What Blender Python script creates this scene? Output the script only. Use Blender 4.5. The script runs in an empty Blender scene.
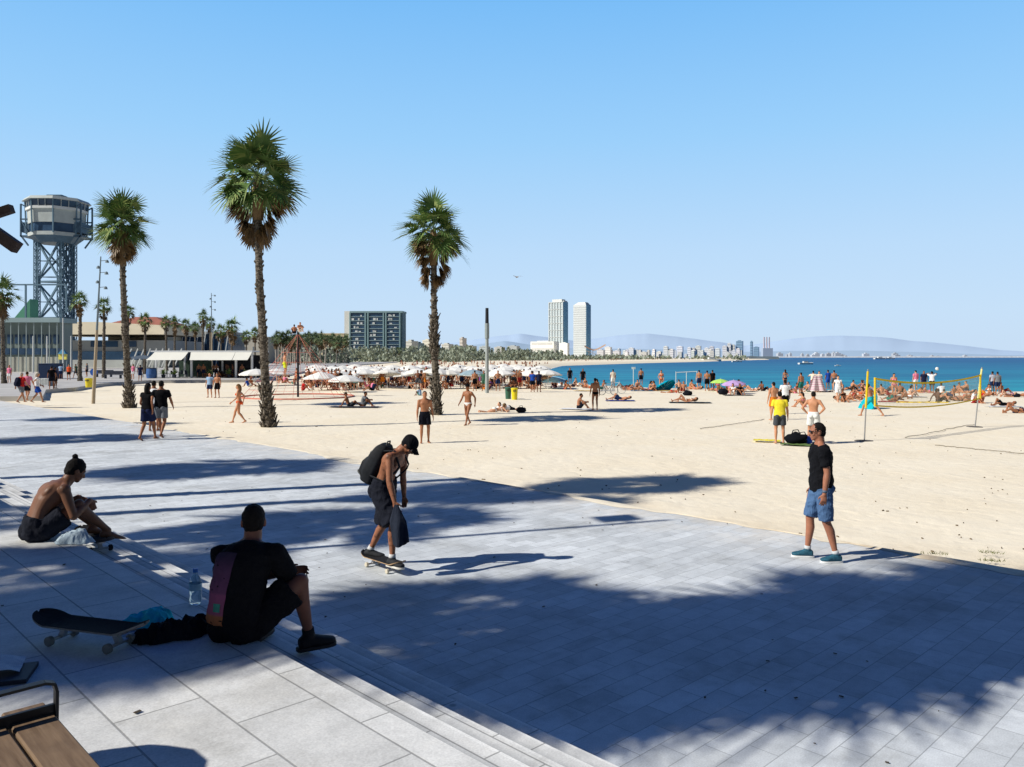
import bpy, math, random
from mathutils import Vector, Matrix, noise
V = Vector
random.seed(7)
C = bpy.context.scene.collection
scene = bpy.context.scene
R = math.radians
CAM_H, F, HOR = 2.58, 800.0, 357.0

def G(px, py, z=0.0):
    "point of the photograph that lies on a level surface of height z"
    Y = (CAM_H - z) * F / (py - HOR)
    return V(((px - 512) / F * Y, Y, z))
def D(px, py, Y):
    "point of the photograph at a known distance Y"
    return V(((px - 512) / F * Y, Y, CAM_H - (py - HOR) / F * Y))
SAND = -0.32
SUN_EL, SUN_H = R(38), V((0.943, 0.334, 0)).normalized()   # SUN_H: the way shadows run
NA, DA = V((0.7193, 0.6947, 0)), V((-0.6947, 0.7193, 0))    # across and along the promenade
ROT = R(44)
def PT(p, t, z=0): return NA * p + DA * t + V((0, 0, z))

# ------------------------------------------------------------------ objects
def tag(o, label=None, cat=None, group=None, kind=None):
    if label: o['label'] = label
    if cat: o['category'] = cat
    if group: o['group'] = group
    if kind: o['kind'] = kind
    return o
def thing(name, label, cat, loc=(0, 0, 0), rotz=0, group=None, scale=1):
    o = bpy.data.objects.new(name, None); C.objects.link(o)
    o.empty_display_size = 0.2
    o.location = loc; o.rotation_euler = (0, 0, rotz); o.scale = (scale,) * 3
    return tag(o, label, cat, group)
def link(name, me, mats, parent=None, loc=None, rot=None):
    o = bpy.data.objects.new(name, me); C.objects.link(o)
    if not isinstance(mats, (list, tuple)): mats = [mats]
    while len(me.materials) < len(mats): me.materials.append(None)
    for i, m in enumerate(mats):
        o.material_slots[i].link = 'OBJECT'; o.material_slots[i].material = m
    if parent: o.parent = parent
    if loc is not None: o.location = loc
    if rot is not None: o.rotation_euler = rot
    return o

def frame(d, ref=None):
    d = d.normalized()
    ref = ref or (V((0, 0, 1)) if abs(d.z) < .9 else V((0, 1, 0)))
    u = ref - d * ref.dot(d)
    if u.length < 1e-4: u = V((1, 0, 0)) - d * d.x
    u.normalize()
    return u, d.cross(u)

class MB:
    def __init__(s): s.v = []; s.f = []; s.m = []
    def add(s, vs, fs, mi=0):
        o = len(s.v); s.v += [tuple(v) for v in vs]
        s.f += [tuple(i + o for i in f) for f in fs]; s.m += [mi] * len(fs); return s
    def box(s, c, sz, rot=None, mi=0):
        c = V(c); x, y, z = (a / 2 for a in sz)
        vs = [V((i, j, k)) for i in (-x, x) for j in (-y, y) for k in (-z, z)]
        if rot is not None: vs = [rot @ v for v in vs]
        return s.add([c + v for v in vs], [(0,1,3,2),(4,6,7,5),(0,4,5,1),(2,3,7,6),(0,2,6,4),(1,5,7,3)], mi)
    def boxb(s, a, b, mi=0):
        return s.box([(p + q) / 2 for p, q in zip(a, b)], [abs(q - p) for p, q in zip(a, b)], None, mi)
    def loft(s, rings, mi=0, cap=True):
        n = len(rings[0]); vs = [p for r in rings for p in r]; fs = []
        for i in range(len(rings) - 1):
            for j in range(n):
                k = (j + 1) % n
                fs.append((i*n+j, i*n+k, (i+1)*n+k, (i+1)*n+j))
        if cap:
            fs.append(tuple(range(n))[::-1]); fs.append(tuple((len(rings)-1)*n + j for j in range(n)))
        return s.add(vs, fs, mi)
    def tube(s, pts, rad, n=8, mi=0, ref=None, flat=1.0, cap=True):
        pts = [V(p) for p in pts]
        if not isinstance(rad, (list, tuple)): rad = [rad] * len(pts)
        rings = []; u = None
        for i, p in enumerate(pts):
            d = pts[min(i+1, len(pts)-1)] - pts[max(i-1, 0)]
            u, w = frame(d, u or ref)
            rings.append([p + (u * math.cos(a) * flat + w * math.sin(a)) * rad[i] for a in (2*math.pi*k/n for k in range(n))])
        return s.loft(rings, mi, cap)
    def bar(s, a, b, w, h=None, mi=0, ref=None):
        a, b = V(a), V(b); u, v = frame(b - a, ref); h = h or w
        return s.loft([[p + u*h/2*i + v*w/2*j for i, j in ((-1,-1),(-1,1),(1,1),(1,-1))] for p in (a, b)], mi)
    def ball(s, c, r, rot=None, nu=12, nv=8, mi=0):
        c = V(c); r = (r,)*3 if isinstance(r, (int, float)) else r
        rings = []
        for i in range(nv + 1):
            t = math.pi * min(max(i / nv, .02), .98)
            ring = [V((r[0]*math.sin(t)*math.cos(a), r[1]*math.sin(t)*math.sin(a), -r[2]*math.cos(t))) for a in (2*math.pi*k/nu for k in range(nu))]
            rings.append([c + (rot @ q if rot is not None else q) for q in ring])
        return s.loft(rings, mi)
    def lathe(s, c, prof, n=16, mi=0, cap=True, a0=0):
        c = V(c)
        return s.loft([[c + V((r*math.cos(a0+2*math.pi*k/n), r*math.sin(a0+2*math.pi*k/n), z)) for k in range(n)] for r, z in prof], mi, cap)
    def prism(s, poly, z0, z1, mi=0):
        return s.loft([[V((p[0], p[1], z)) for p in poly] for z in (z0, z1)], mi)
    def grid(s, fn, nu, nv, mi=0):
        vs = [fn(i/nu, j/nv) for i in range(nu+1) for j in range(nv+1)]
        return s.add(vs, [(i*(nv+1)+j, (i+1)*(nv+1)+j, (i+1)*(nv+1)+j+1, i*(nv+1)+j+1) for i in range(nu) for j in range(nv)], mi)
    def mesh(s, name, smooth=False):
        me = bpy.data.meshes.new(name); me.from_pydata(s.v, [], s.f); me.update()
        if any(s.m): me.polygons.foreach_set('material_index', s.m)
        if smooth: me.polygons.foreach_set('use_smooth', [True]*len(s.f))
        nm = (max(s.m) if s.m else 0) + 1
        for _ in range(nm): me.materials.append(None)
        return me
    def build(s, name, mats, parent=None, smooth=False, loc=None, rot=None):
        return link(name, s.mesh(name, smooth), mats, parent, loc, rot)

def process(mb, name, voxel, smooth=4, bevel=None):
    "closed pieces -> one continuous smooth skin"
    me = mb.mesh(name); o = bpy.data.objects.new('tmp', me); C.objects.link(o)
    m = o.modifiers.new('r', 'REMESH'); m.mode = 'VOXEL'; m.voxel_size = voxel; m.use_smooth_shade = True
    if smooth:
        q = o.modifiers.new('s', 'SMOOTH'); q.factor = .5; q.iterations = smooth
    dg = bpy.context.evaluated_depsgraph_get(); dg.update()
    out = bpy.data.meshes.new_from_object(o.evaluated_get(dg)); out.name = name
    bpy.data.objects.remove(o); bpy.data.meshes.remove(me)
    out.polygons.foreach_set('use_smooth', [True]*len(out.polygons))
    out.materials.clear(); out.materials.append(None)
    return out

# ------------------------------------------------------------------ materials
def S(c):   # sRGB 0-255 -> linear
    return tuple(((x/255)/12.92 if x/255 <= .04045 else ((x/255+.055)/1.055)**2.4) for x in c)
class NT:
    def __init__(s, name):
        s.m = bpy.data.materials.new(name); s.m.use_nodes = True
        s.t = s.m.node_tree; s.b = s.t.nodes['Principled BSDF']; s.out = s.t.nodes['Material Output']
    def n(s, typ, **kw):
        x = s.t.nodes.new(typ)
        for k, v in kw.items():
            if k in x.inputs: x.inputs[k].default_value = v
            else: setattr(x, k, v)
        return x
    def l(s, a, b): s.t.links.new(a, b)
    def coord(s, kind='Object', rotz=0, scale=(1,1,1)):
        tc = s.n('ShaderNodeTexCoord'); mp = s.n('ShaderNodeMapping')
        mp.inputs['Rotation'].default_value = (0, 0, rotz); mp.inputs['Scale'].default_value = scale
        s.l(tc.outputs[kind], mp.inputs['Vector']); return mp.outputs['Vector']
    def noise(s, vec, scale, detail=4, rough=.55):
        x = s.n('ShaderNodeTexNoise'); x.inputs['Scale'].default_value = scale
        x.inputs['Detail'].default_value = detail; x.inputs['Roughness'].default_value = rough
        s.l(vec, x.inputs['Vector']); return x.outputs['Fac']
    def ramp(s, fac, stops, interp='LINEAR'):
        x = s.n('ShaderNodeValToRGB'); e = x.color_ramp.elements; x.color_ramp.interpolation = interp
        while len(e) < len(stops): e.new(.5)
        for k, (p, c) in zip(e, stops): k.position = p; k.color = tuple(c) + (1,) if len(c) == 3 else c
        s.l(fac, x.inputs['Fac']); return x.outputs['Color']
    def mix(s, a, b, fac, mode='MIX'):
        x = s.n('ShaderNodeMix', data_type='RGBA', blend_type=mode)
        for i, q in ((6, a), (7, b)):
            if hasattr(q, 'is_output'): s.l(q, x.inputs[i])
            else: x.inputs[i].default_value = tuple(q) + (1,) if len(q) == 3 else q
        if hasattr(fac, 'is_output'): s.l(fac, x.inputs[0])
        else: x.inputs[0].default_value = fac
        return x.outputs[2]
    def bump(s, h, strength=.3, dist=.02):
        x = s.n('ShaderNodeBump'); x.inputs['Strength'].default_value = strength; x.inputs['Distance'].default_value = dist
        s.l(h, x.inputs['Height']); s.l(x.outputs['Normal'], s.b.inputs['Normal'])
    def base(s, c):
        if hasattr(c, 'is_output'): s.l(c, s.b.inputs['Base Color'])
        else: s.b.inputs['Base Color'].default_value = tuple(c) + (1,)
    def rs(s, rough, spec=.3, metal=0):
        s.b.inputs['Roughness'].default_value = rough; s.b.inputs['Specular IOR Level'].default_value = spec
        s.b.inputs['Metallic'].default_value = metal; return s
_mc = {}
def M(c, rough=.7, spec=.25, var=.22, scale=6, bump=0, metal=0, name='paint'):
    "plain surface: base colour with blotchy wear"
    key = (tuple(c), rough, spec, var, scale, bump, metal)
    if key in _mc: return _mc[key]
    k = NT(name); k.rs(rough, spec, metal)
    v = k.coord(); f = k.noise(v, scale, 5, .6)
    k.base(k.ramp(f, [(.25, [x*(1-var) for x in c]), (.75, [min(1, x*(1+var)) for x in c])]))
    if bump: k.bump(k.noise(v, scale*6, 4), bump, .01)
    _mc[key] = k.m; return k.m
# ------------------------------------------------------------------ people
def ik(a, b, l1, l2, pole):
    d = b - a; L = d.length
    if L > l1 + l2 - .004: d = d * ((l1 + l2 - .004) / L); L = l1 + l2 - .004; b = a + d
    ca = max(-1, min(1, (l1*l1 + L*L - l2*l2) / (2*l1*L))); u = d / L
    p = pole - u * pole.dot(u)
    if p.length < 1e-4: p = frame(u)[0]
    return a + u*l1*ca + p.normalized()*l1*math.sqrt(1 - ca*ca), b

TORSO = [(-.115,.07,.06),(-.07,.135,.095),(-.01,.162,.115),(.06,.160,.112),(.13,.142,.098),(.18,.136,.096),(.26,.148,.107),(.34,.166,.116),(.40,.172,.112),(.45,.160,.094),(.485,.118,.075),(.52,.062,.06)]
TORSO_F = [(-.115,.07,.06),(-.07,.14,.10),(-.01,.172,.12),(.06,.160,.11),(.13,.125,.09),(.18,.118,.086),(.26,.128,.095),(.34,.145,.112),(.40,.148,.102),(.45,.138,.084),(.485,.10,.066),(.52,.052,.052)]

class Fig:
    """skeleton: facing +Y, right hand at +X.  pel: pelvis centre; u0/u1: spine at pelvis / chest;
       hands, feet: wrist and ankle targets [left, right]; poles for elbows and knees"""
    def __init__(s, pel=(0,0,.95), u0=(0,0,1), u1=(0,0,1), fwd=(0,1,0), hands=None, feet=None, footdir=None, elbow=None, knee=None,
                 headf=(0,1,0), headu=(0,0,1), female=False, twist=0, handdir=None, palm=None, curl=.5):
        s.pel = V(pel); s.u0 = V(u0).normalized(); s.u1 = V(u1).normalized()
        s.female = female; s.T = TORSO_F if female else TORSO
        fw = V(fwd); s.R = fw.cross(s.u0).normalized(); s.curl = curl; s.tw = R(twist)
        s.hf = V(headf).normalized(); s.hu = V(headu).normalized()
        s.hu = (s.hu - s.hf * s.hu.dot(s.hf)).normalized()
        s.hr = s.hf.cross(s.hu)
        hw = .092
        s.hip = [s.pel + s.R*hw*k - s.u0*.045 for k in (-1, 1)]
        sw = .165 if female else .190
        s.sh = [s.sp(.445)[0] + s.RQ(.445)*sw*k for k in (-1, 1)]
        hands = hands or [None, None]; feet = feet or [(-.11, 0, .08), (.11, 0, .08)]
        elbow = elbow or [(-.4,-1,0), (.4,-1,0)]; knee = knee or [(-.15,1,0), (.15,1,0)]
        s.elb = []; s.wri = []; s.kne = []; s.ank = []
        for i in (0, 1):
            h = V(hands[i]) if hands[i] else s.sh[i] + V(((.09 if i else -.09), .03, -.52))
            e, w = ik(s.sh[i], h, .285, .26, V(elbow[i])); s.elb.append(e); s.wri.append(w)
            k, a = ik(s.hip[i], V(feet[i]), .435, .42, V(knee[i])); s.kne.append(k); s.ank.append(a)
        s.fd = [V(q).normalized() for q in (footdir or [(-.2,1,0), (.2,1,0)])]
        hd = handdir or [None, None]
        s.hd = [(V(hd[i]) if hd[i] else s.wri[i] - s.elb[i]).normalized() for i in (0, 1)]
        pm = palm or [None, None]
        s.pm = [V(pm[i]).normalized() if pm[i] else s.R * (1 if i == 0 else -1) for i in (0, 1)]
        s.neck = s.sp(.52)[0]
        s.head = s.neck + s.sp(.52)[1]*.040 + s.hu*.112 + s.hf*.022
    def sp(s, q):
        "spine point, up, forward at arc length q from the pelvis"
        n = 8; p = s.pel.copy(); u = s.u0
        for i in range(n):
            a = q * (i + .5) / n
            u = s.u0.lerp(s.u1, max(0, min(1, a / .40))).normalized(); p = p + u * (q / n)
        u = s.u0.lerp(s.u1, max(0, min(1, q / .40))).normalized()
        return p, u, u.cross(s.RQ(q)).normalized()
    def RQ(s, q):
        return Matrix.Rotation(s.tw*max(0, min(1, q/.35)), 3, s.u0) @ s.R if s.tw else s.R
    def ring(s, q, w, d, n=20, fo=0, pw=.85):
        c, u, f = s.sp(q); out = []
        for k in range(n):
            a = 2*math.pi*k/n; ca, sa = math.cos(a), math.sin(a)
            out.append(c + s.RQ(q)*w*math.copysign(abs(ca)**pw, ca) + f*(d*math.copysign(abs(sa)**pw, sa) + fo))
        return out
    def torso_wd(s, q):
        T = s.T
        for a, b in zip(T, T[1:]):
            if a[0] <= q <= b[0]:
                t = (q - a[0]) / (b[0] - a[0]); return a[1]+(b[1]-a[1])*t, a[2]+(b[2]-a[2])*t
        return (T[0] if q < T[0][0] else T[-1])[1:]
    def toe_dir(s, i): return s.fd[i]
    def foot(s, mb, i, grow=0.0, n=12, toes=False):
        a = s.ank[i]; f = s.fd[i]; side = f.cross(V((0,0,1)));
        side = side.normalized() if side.length > .05 else s.R.copy()
        up = side.cross(f).normalized()
        secs = [(-.068,-.045,.020,.020),(-.055,-.045,.034,.034),(-.01,-.035,.038,.044),(.05,-.045,.042,.034),(.11,-.056,.047,.024),(.155,-.061,.042,.018),(.185,-.065,.024,.012)]
        rings = []
        for y, z, w, h in secs:
            w += grow; h += grow*.8
            rings.append([a + f*(y*(1+grow*4)) + up*(z) + side*w*math.cos(t) + up*h*math.sin(t) for t in (2*math.pi*k/n for k in range(n))])
        mb.loft(rings)
        if toes:
            for k in range(5):
                x = -.034 + .017*k; x2 = -x if i else x
                mb.ball(a + f*(.188 - .012*abs(k - 1.2)) + side*(x2) + up*(-.066), (.009,.016,.009), nu=8, nv=6)
    def hand(s, mb, i, detail):
        w = s.wri[i]; d = s.hd[i]; nrm = s.pm[i] - d * s.pm[i].dot(d)
        nrm = nrm.normalized() if nrm.length > .02 else frame(d)[0]
        side = d.cross(nrm)          # towards thumb or little finger
        if i == 0: side = -side
        pal = []
        for t, wd, th in ((-.01,.026,.021),(.03,.036,.017),(.07,.042,.015),(.095,.040,.013)):
            pal.append([w + d*t + side*wd*math.cos(a) + nrm*th*math.sin(a) for a in (2*math.pi*k/10 for k in range(10))])
        mb.loft(pal)
        c = s.curl; r = .0088 if detail else .011
        for k, (off, ln) in enumerate(((.031,.9),(.0105,1.0),(-.010,.95),(-.030,.76))):
            p = w + d*.085 + side*off; dr = d.copy(); pts = [p]
            for L, bend in ((.040*ln, .35), (.027*ln, .7), (.022*ln, .6)):
                ang = bend * c * 1.5
                dr = (dr*math.cos(ang) + nrm*math.sin(ang)).normalized()
                nrm2 = nrm
                p = p + dr*L + side*off*.12; pts.append(p)
            mb.tube(pts, [r*1.05, r, r*.95, r*.75], 8)
        tb = w + d*.025 + side*.030
        t1 = tb + (d*.7 + side*.6 + nrm*.35).normalized()*.042; t2 = t1 + (d*.9 + side*.15 + nrm*(.3+c*.4)).normalized()*.032
        mb.tube([tb - side*.012, tb, t1, t2], [.014, .013, .0105, .008], 8)
    def body(s, detail=True, barefoot=True):
        mb = MB(); n = 20
        mb.loft([s.ring(q, w, d) for q, w, d in s.T])
        c, u, f = s.sp(.37)
        if s.female:
            for k in (-1, 1): mb.ball(s.sp(.335)[0] + s.RQ(.335)*.07*k + s.sp(.335)[2]*.085, .058)
        else:
            for k in (-1, 1): mb.ball(c + s.RQ(.37)*.075*k + f*.075, (.075,.045,.055), rot=Matrix((s.RQ(.37), f, u)).transposed())
        for k in (-1, 1):   # shoulder blades, buttocks, trapezius
            b = s.sp(.36); mb.ball(b[0] + s.RQ(.36)*.085*k - b[2]*.068, (.06,.045,.085), rot=Matrix((s.RQ(.36), b[2], b[1])).transposed())
            b = s.sp(-.045); mb.ball(b[0] + s.R*.075*k - b[2]*.055, .082)
        for i, k in ((0, -1), (1, 1)):
            mb.tube([s.neck + s.sp(.52)[1]*.035, s.sp(.49)[0] + s.RQ(.49)*.06*k, s.sh[i] + s.sp(.5)[1]*.005], [.042, .05, .045], 10)
            sh, e, w = s.sh[i], s.elb[i], s.wri[i]; g = .86 if s.female else 1
            mb.ball(sh, .062*g)
            mb.tube([sh, sh.lerp(e, .35), sh.lerp(e, .7), e], [.054*g, .052*g, .044*g, .040*g], 12)
            mb.ball(e, .041*g)
            mb.tube([e, e.lerp(w, .25), e.lerp(w, .6), w, w + s.hd[i]*.02], [.040*g, .044*g, .036*g, .027*g, .026*g], 12)
            s.hand(mb, i, detail)
            h, kn, a = s.hip[i], s.kne[i], s.ank[i]
            mb.ball(h, .088); mb.tube([h, h.lerp(kn, .3), h.lerp(kn, .7), kn], [.090, .084, .066, .056], 14)
            mb.ball(kn, .056)
            back = (a - kn).normalized(); kf = frame(back, V((kn - h.lerp(a, .5))))[0]
            mb.tube([kn, kn.lerp(a, .28) - kf*.014, kn.lerp(a, .55) - kf*.008, kn.lerp(a, .85), a], [.052, .056, .047, .035, .036], 14)
            mb.ball(a, .038)
            if barefoot: s.foot(mb, i, 0, toes=detail)
            else: s.foot(mb, i, -.006)
        # neck and head
        rot = Matrix((s.hr, s.hf, s.hu)).transposed(); H = s.head
        mb.tube([s.sp(.50)[0], s.neck + s.sp(.52)[1]*.03, H - s.hu*.05 - s.hf*.02], [.070, .062, .060], 14)
        L = lambda x, y, z: H + s.hr*x + s.hf*y + s.hu*z
        mb.ball(L(0, -.008, .022), (.076, .094, .092), rot, 16, 12)        # skull
        mb.ball(L(0, .022, -.035), (.060, .066, .078), rot, 14, 10)        # face
        mb.ball(L(0, .058, -.090), (.032, .026, .024), rot)                # chin
        mb.tube([L(0, .080, .012), L(0, .097, -.020), L(0, .108, -.034), L(0, .088, -.045)], [.010, .012, .015, .011], 8)  # nose
        for k in (-1, 1):
            mb.ball(L(.034*k, .071, .020), (.026, .016, .010), rot)        # brow
            mb.ball(L(.040*k, .060, -.028), (.022, .020, .018), rot)       # cheek
            mb.ball(L(.076*k, -.008, -.012), (.011, .022, .033), rot)      # ear
        mb.ball(L(0, .082, -.061), (.024, .010, .006), rot); mb.ball(L(0, .079, -.072), (.021, .011, .007), rot)  # lips
        return mb
    def hair(s, style='short'):
        mb = MB(); rot = Matrix((s.hr, s.hf, s.hu)).transposed(); H = s.head
        L = lambda x, y, z: H + s.hr*x + s.hf*y + s.hu*z
        g = 0 if style == 'short' else .005
        mb.ball(L(0, -.017, .029), (.078+g, .093+g, .090+g), rot, 20, 14)
        mb.ball(L(0, -.042, -.012), (.071+g, .062+g, .070+g), rot, 16, 10)
        if style == 'long':
            mb.tube([L(0, -.06, .03), L(0, -.085, -.06), L(0, -.085, -.17), L(0, -.075, -.26)], [.075, .075, .070, .03], 14)
        if style == 'bun':
            mb.ball(L(0, -.075, .125), (.030, .030, .027), rot); mb.tube([L(0, -.06, .10), L(0, -.08, .15)], [.022, .012], 8)
        return mb
    def shirt(s, sleeve=.6, bottom=-.06, grow=.016, vneck=.512):
        mb = MB(); qs = [bottom, bottom+.04, .04, .10, .16, .22, .28, .34, .40, .445, .475, vneck]
        rings = []
        for q in qs:
            w, d = s.torso_wd(q); b = .022 if q < .25 else .008
            rings.append(s.ring(q, max(w, .140 if not s.female else .125) + grow + b if q < .44 else w + grow, max(d, .10 if q < .44 else 0) + grow + b*.6) if q < .50 else s.ring(q, .074, .072))
        mb.loft(rings)
        for k in (-1, 1):
            b = s.sp(.36); mb.ball(b[0] + s.RQ(.36)*.085*k - b[2]*.068, (.075,.060,.10), rot=Matrix((s.RQ(.36), b[2], b[1])).transposed())
            if s.female: mb.ball(s.sp(.335)[0] + s.RQ(.335)*.07*k + s.sp(.335)[2]*.085, .07)
        for i, k in ((0, -1), (1, 1)):
            mb.ball(s.sh[i], .067)
            mb.tube([s.sp(.455)[0] + s.RQ(.455)*.07*k, s.sh[i]], [.062, .064], 12)
            if sleeve > 0:
                e = s.sh[i].lerp(s.elb[i], min(1, sleeve))
                mb.tube([s.sh[i] + (s.sp(.4)[0] - s.sh[i])*.25, s.sh[i], e], [.07, .073, .070], 16)
                if sleeve > 1:
                    mb.ball(s.elb[i], .060); mb.tube([s.elb[i], s.elb[i].lerp(s.wri[i], sleeve - 1)], [.060, .046], 14)
        return mb
    def shorts(s, length=.8, flare=.03, top=.10, grow=.014):
        mb = MB()
        mb.loft([s.ring(q, s.torso_wd(q)[0] + grow, s.torso_wd(q)[1] + grow) for q in (-.115, -.09, -.05, 0, .05, top)])
        for k in (-1, 1):
            b = s.sp(-.045); mb.ball(b[0] + s.R*.075*k - b[2]*.055, .082 + grow)
        for i in (0, 1):
            h = s.hip[i]; e = h.lerp(s.kne[i], min(1, length)); mb.ball(h, .088 + grow)
            L = min(1, length)
            mb.tube([h, h.lerp(e, .5), e], [.094 + grow, .090 + grow + flare*.4 - .010*L, .086 + grow + flare - .022*L], 18)
            if length > 1:
                mb.ball(s.kne[i], .075); mb.tube([s.kne[i], s.kne[i].lerp(s.ank[i], length - 1)], [.074, .064], 14)
        return mb
    def bikini_top(s):
        mb = MB()
        mb.loft([s.ring(q, s.torso_wd(q)[0] + .007, s.torso_wd(q)[1] + .007) for q in (.30, .33, .36)])
        for k in (-1, 1): mb.ball(s.sp(.335)[0] + s.RQ(.335)*.07*k + s.sp(.335)[2]*.088, .062)
        return mb
    def briefs(s):
        mb = MB(); mb.loft([s.ring(q, s.torso_wd(q)[0] + .008, s.torso_wd(q)[1] + .008) for q in (-.12, -.09, -.05, 0, .035)])
        for k in (-1, 1):
            b = s.sp(-.045); mb.ball(b[0] + s.R*.075*k - b[2]*.055, .089)
        return mb
    def shoe(s, i):
        mb = MB(); s.foot(mb, i, .010, 16)
        mb.tube([s.ank[i] - V((0,0,.03)), s.ank[i] + (s.kne[i]-s.ank[i]).normalized()*.015], [.046, .046], 14)
        return mb
    def sole(s, i):
        a = s.ank[i]; f = s.fd[i]; side = f.cross(V((0,0,1))).normalized(); up = side.cross(f)
        mb = MB(); pts = []
        for y, w in ((-.085,.022),(-.075,.038),(-.01,.041),(.06,.046),(.12,.054),(.165,.050),(.195,.030),(.203,.010)):
            pts.append((y, w))
        outline = [(y, w) for y, w in pts] + [(y, -w) for y, w in pts[::-1]]
        for z0, z1 in ((-.102, -.078),):
            mb.loft([[a + f*y + side*w*g + up*z for y, w in outline] for z, g in ((z0, .96), (z0+.006, 1), (z1-.006, 1.0), (z1, .97))])
        return mb

def skin_m(c): return M(S(c), .55, .3, .12, 9, .06, name='skin')
def cloth_m(c, name='cloth'): return M(S(c), .9, .1, .16, 14, .25, name=name)
SK = [skin_m(c) for c in ((150,98,68),(172,118,86),(196,140,106),(120,76,54),(206,158,128),(92,60,46))]
HAIRC = [M(S(c), .8, .2, .3, 40, .5, name='hair') for c in ((22,18,17),(40,28,22),(70,48,32),(120,92,60),(205,195,180))]

LOD = {}
def proto(key, fig, parts, voxel=.018, detail=False, hair='short'):
    "meshes of one pose; parts: list of (name, builder, voxel factor)"
    out = [('body', process(fig.body(detail), 'body', voxel, 3))]
    if hair: out.append(('hair', process(fig.hair(hair), 'hair', voxel*.8, 2)))
    for nm, mb in parts: out.append((nm, process(mb, nm, voxel*.8, 2)))
    LOD[key] = out
def person(key, loc, rotz, mats, label, group=None, scale=1.0, cat='person', tilt=None):
    t = thing('person', label, cat, loc, rotz, group, scale)
    if tilt: t.rotation_euler = (tilt[0], tilt[1], rotz)
    for nm, me in LOD[key]:
        if nm in mats and mats[nm] is None: continue
        link(nm, me, mats.get(nm) or mats['default'], t)
    return t
# ------------------------------------------------------------------ camera, sun, sky
scene.view_settings.view_transform = 'Standard'; scene.view_settings.look = 'None'
scene.view_settings.exposure = 0; scene.view_settings.gamma = 1
cam = bpy.data.cameras.new('camera'); co = bpy.data.objects.new('camera', cam); C.objects.link(co)
co.location = (0, 0, CAM_H); co.rotation_euler = (R(90), 0, 0)
cam.sensor_width = 36; cam.lens = F / 1024 * 36; cam.shift_y = -(383.5 - HOR) / 1024
cam.clip_start = .05; cam.clip_end = 60000
scene.camera = co
sun = bpy.data.lights.new('sun', 'SUN'); so = bpy.data.objects.new('sun', sun); C.objects.link(so)
sun.energy = 5.0; sun.angle = R(.53); sun.color = (1, .955, .87)
sd = V((SUN_H.x*math.cos(SUN_EL), SUN_H.y*math.cos(SUN_EL), -math.sin(SUN_EL)))
so.rotation_euler = sd.to_track_quat('-Z', 'Y').to_euler()
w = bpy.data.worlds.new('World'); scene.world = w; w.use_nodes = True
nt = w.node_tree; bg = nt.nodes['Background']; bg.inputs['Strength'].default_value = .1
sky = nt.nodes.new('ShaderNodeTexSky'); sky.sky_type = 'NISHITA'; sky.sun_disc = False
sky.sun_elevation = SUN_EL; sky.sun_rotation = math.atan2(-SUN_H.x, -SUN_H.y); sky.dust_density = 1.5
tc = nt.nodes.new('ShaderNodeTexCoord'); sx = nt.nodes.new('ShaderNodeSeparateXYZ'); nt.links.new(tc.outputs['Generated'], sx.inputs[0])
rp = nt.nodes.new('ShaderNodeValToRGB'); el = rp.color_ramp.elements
stops = [(0, S((203,225,248))), (.05, S((200,226,251))), (.13, S((189,222,253))), (.26, S((157,210,254))), (.415, S((121,190,250))), (.47, (.03,.13,.44)), (.57, (.001,.072,.44)), (1, (.0005,.048,.35))]  # upper dome kept dark and deep blue to tint and deepen the shadows
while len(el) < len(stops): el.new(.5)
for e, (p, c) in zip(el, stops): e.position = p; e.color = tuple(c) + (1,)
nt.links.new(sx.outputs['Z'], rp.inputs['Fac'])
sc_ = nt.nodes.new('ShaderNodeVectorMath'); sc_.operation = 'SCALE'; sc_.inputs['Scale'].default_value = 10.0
az_ = nt.nodes.new('ShaderNodeMapRange'); az_.interpolation_type = 'SMOOTHSTEP'   # sky dimmed to the sides and behind to cut fill and deepen shadows
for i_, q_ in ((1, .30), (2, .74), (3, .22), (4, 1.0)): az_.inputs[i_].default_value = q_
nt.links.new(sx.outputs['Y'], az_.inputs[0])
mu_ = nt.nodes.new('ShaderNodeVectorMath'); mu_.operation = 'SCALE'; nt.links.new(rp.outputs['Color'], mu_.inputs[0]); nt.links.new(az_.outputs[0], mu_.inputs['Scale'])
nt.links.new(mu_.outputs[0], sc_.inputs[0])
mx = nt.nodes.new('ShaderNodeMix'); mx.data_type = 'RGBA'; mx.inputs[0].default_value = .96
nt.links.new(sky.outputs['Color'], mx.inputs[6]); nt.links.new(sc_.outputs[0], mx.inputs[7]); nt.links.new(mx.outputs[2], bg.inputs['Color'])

# ------------------------------------------------------------------ sand, sea, paving
SHORE = [V(p) for p in ((400,10),(90,62),(43.4,67.8),(30.4,70),(17.2,73.5),(9,82),(4.5,92),(3.2,110),(3.4,150),(5.2,225),(11,300),(20,385),(88,555),(167,715),(272,980),(420,1300),(430,1500))]
SHORE = [V((a.x, a.y)) for a in SHORE]
LANDP = SHORE + [V((300,1900)), V((300,4000)), V((-6000,4000)), V((-6000,-800)), V((400,-800))]
def in_land(x, y):
    c = False; n = len(LANDP)
    for i in range(n):
        a, b = LANDP[i], LANDP[i-1]
        if (a.y > y) != (b.y > y) and x < (b.x-a.x)*(y-a.y)/(b.y-a.y) + a.x: c = not c
    return c
def shore_dist(x, y):
    p = V((x, y)); best = 1e9
    for a, b in zip(SHORE, SHORE[1:]):
        d = b - a; t = max(0, min(1, (p-a).dot(d)/d.length_squared)); best = min(best, (a + d*t - p).length)
    return best
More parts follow.
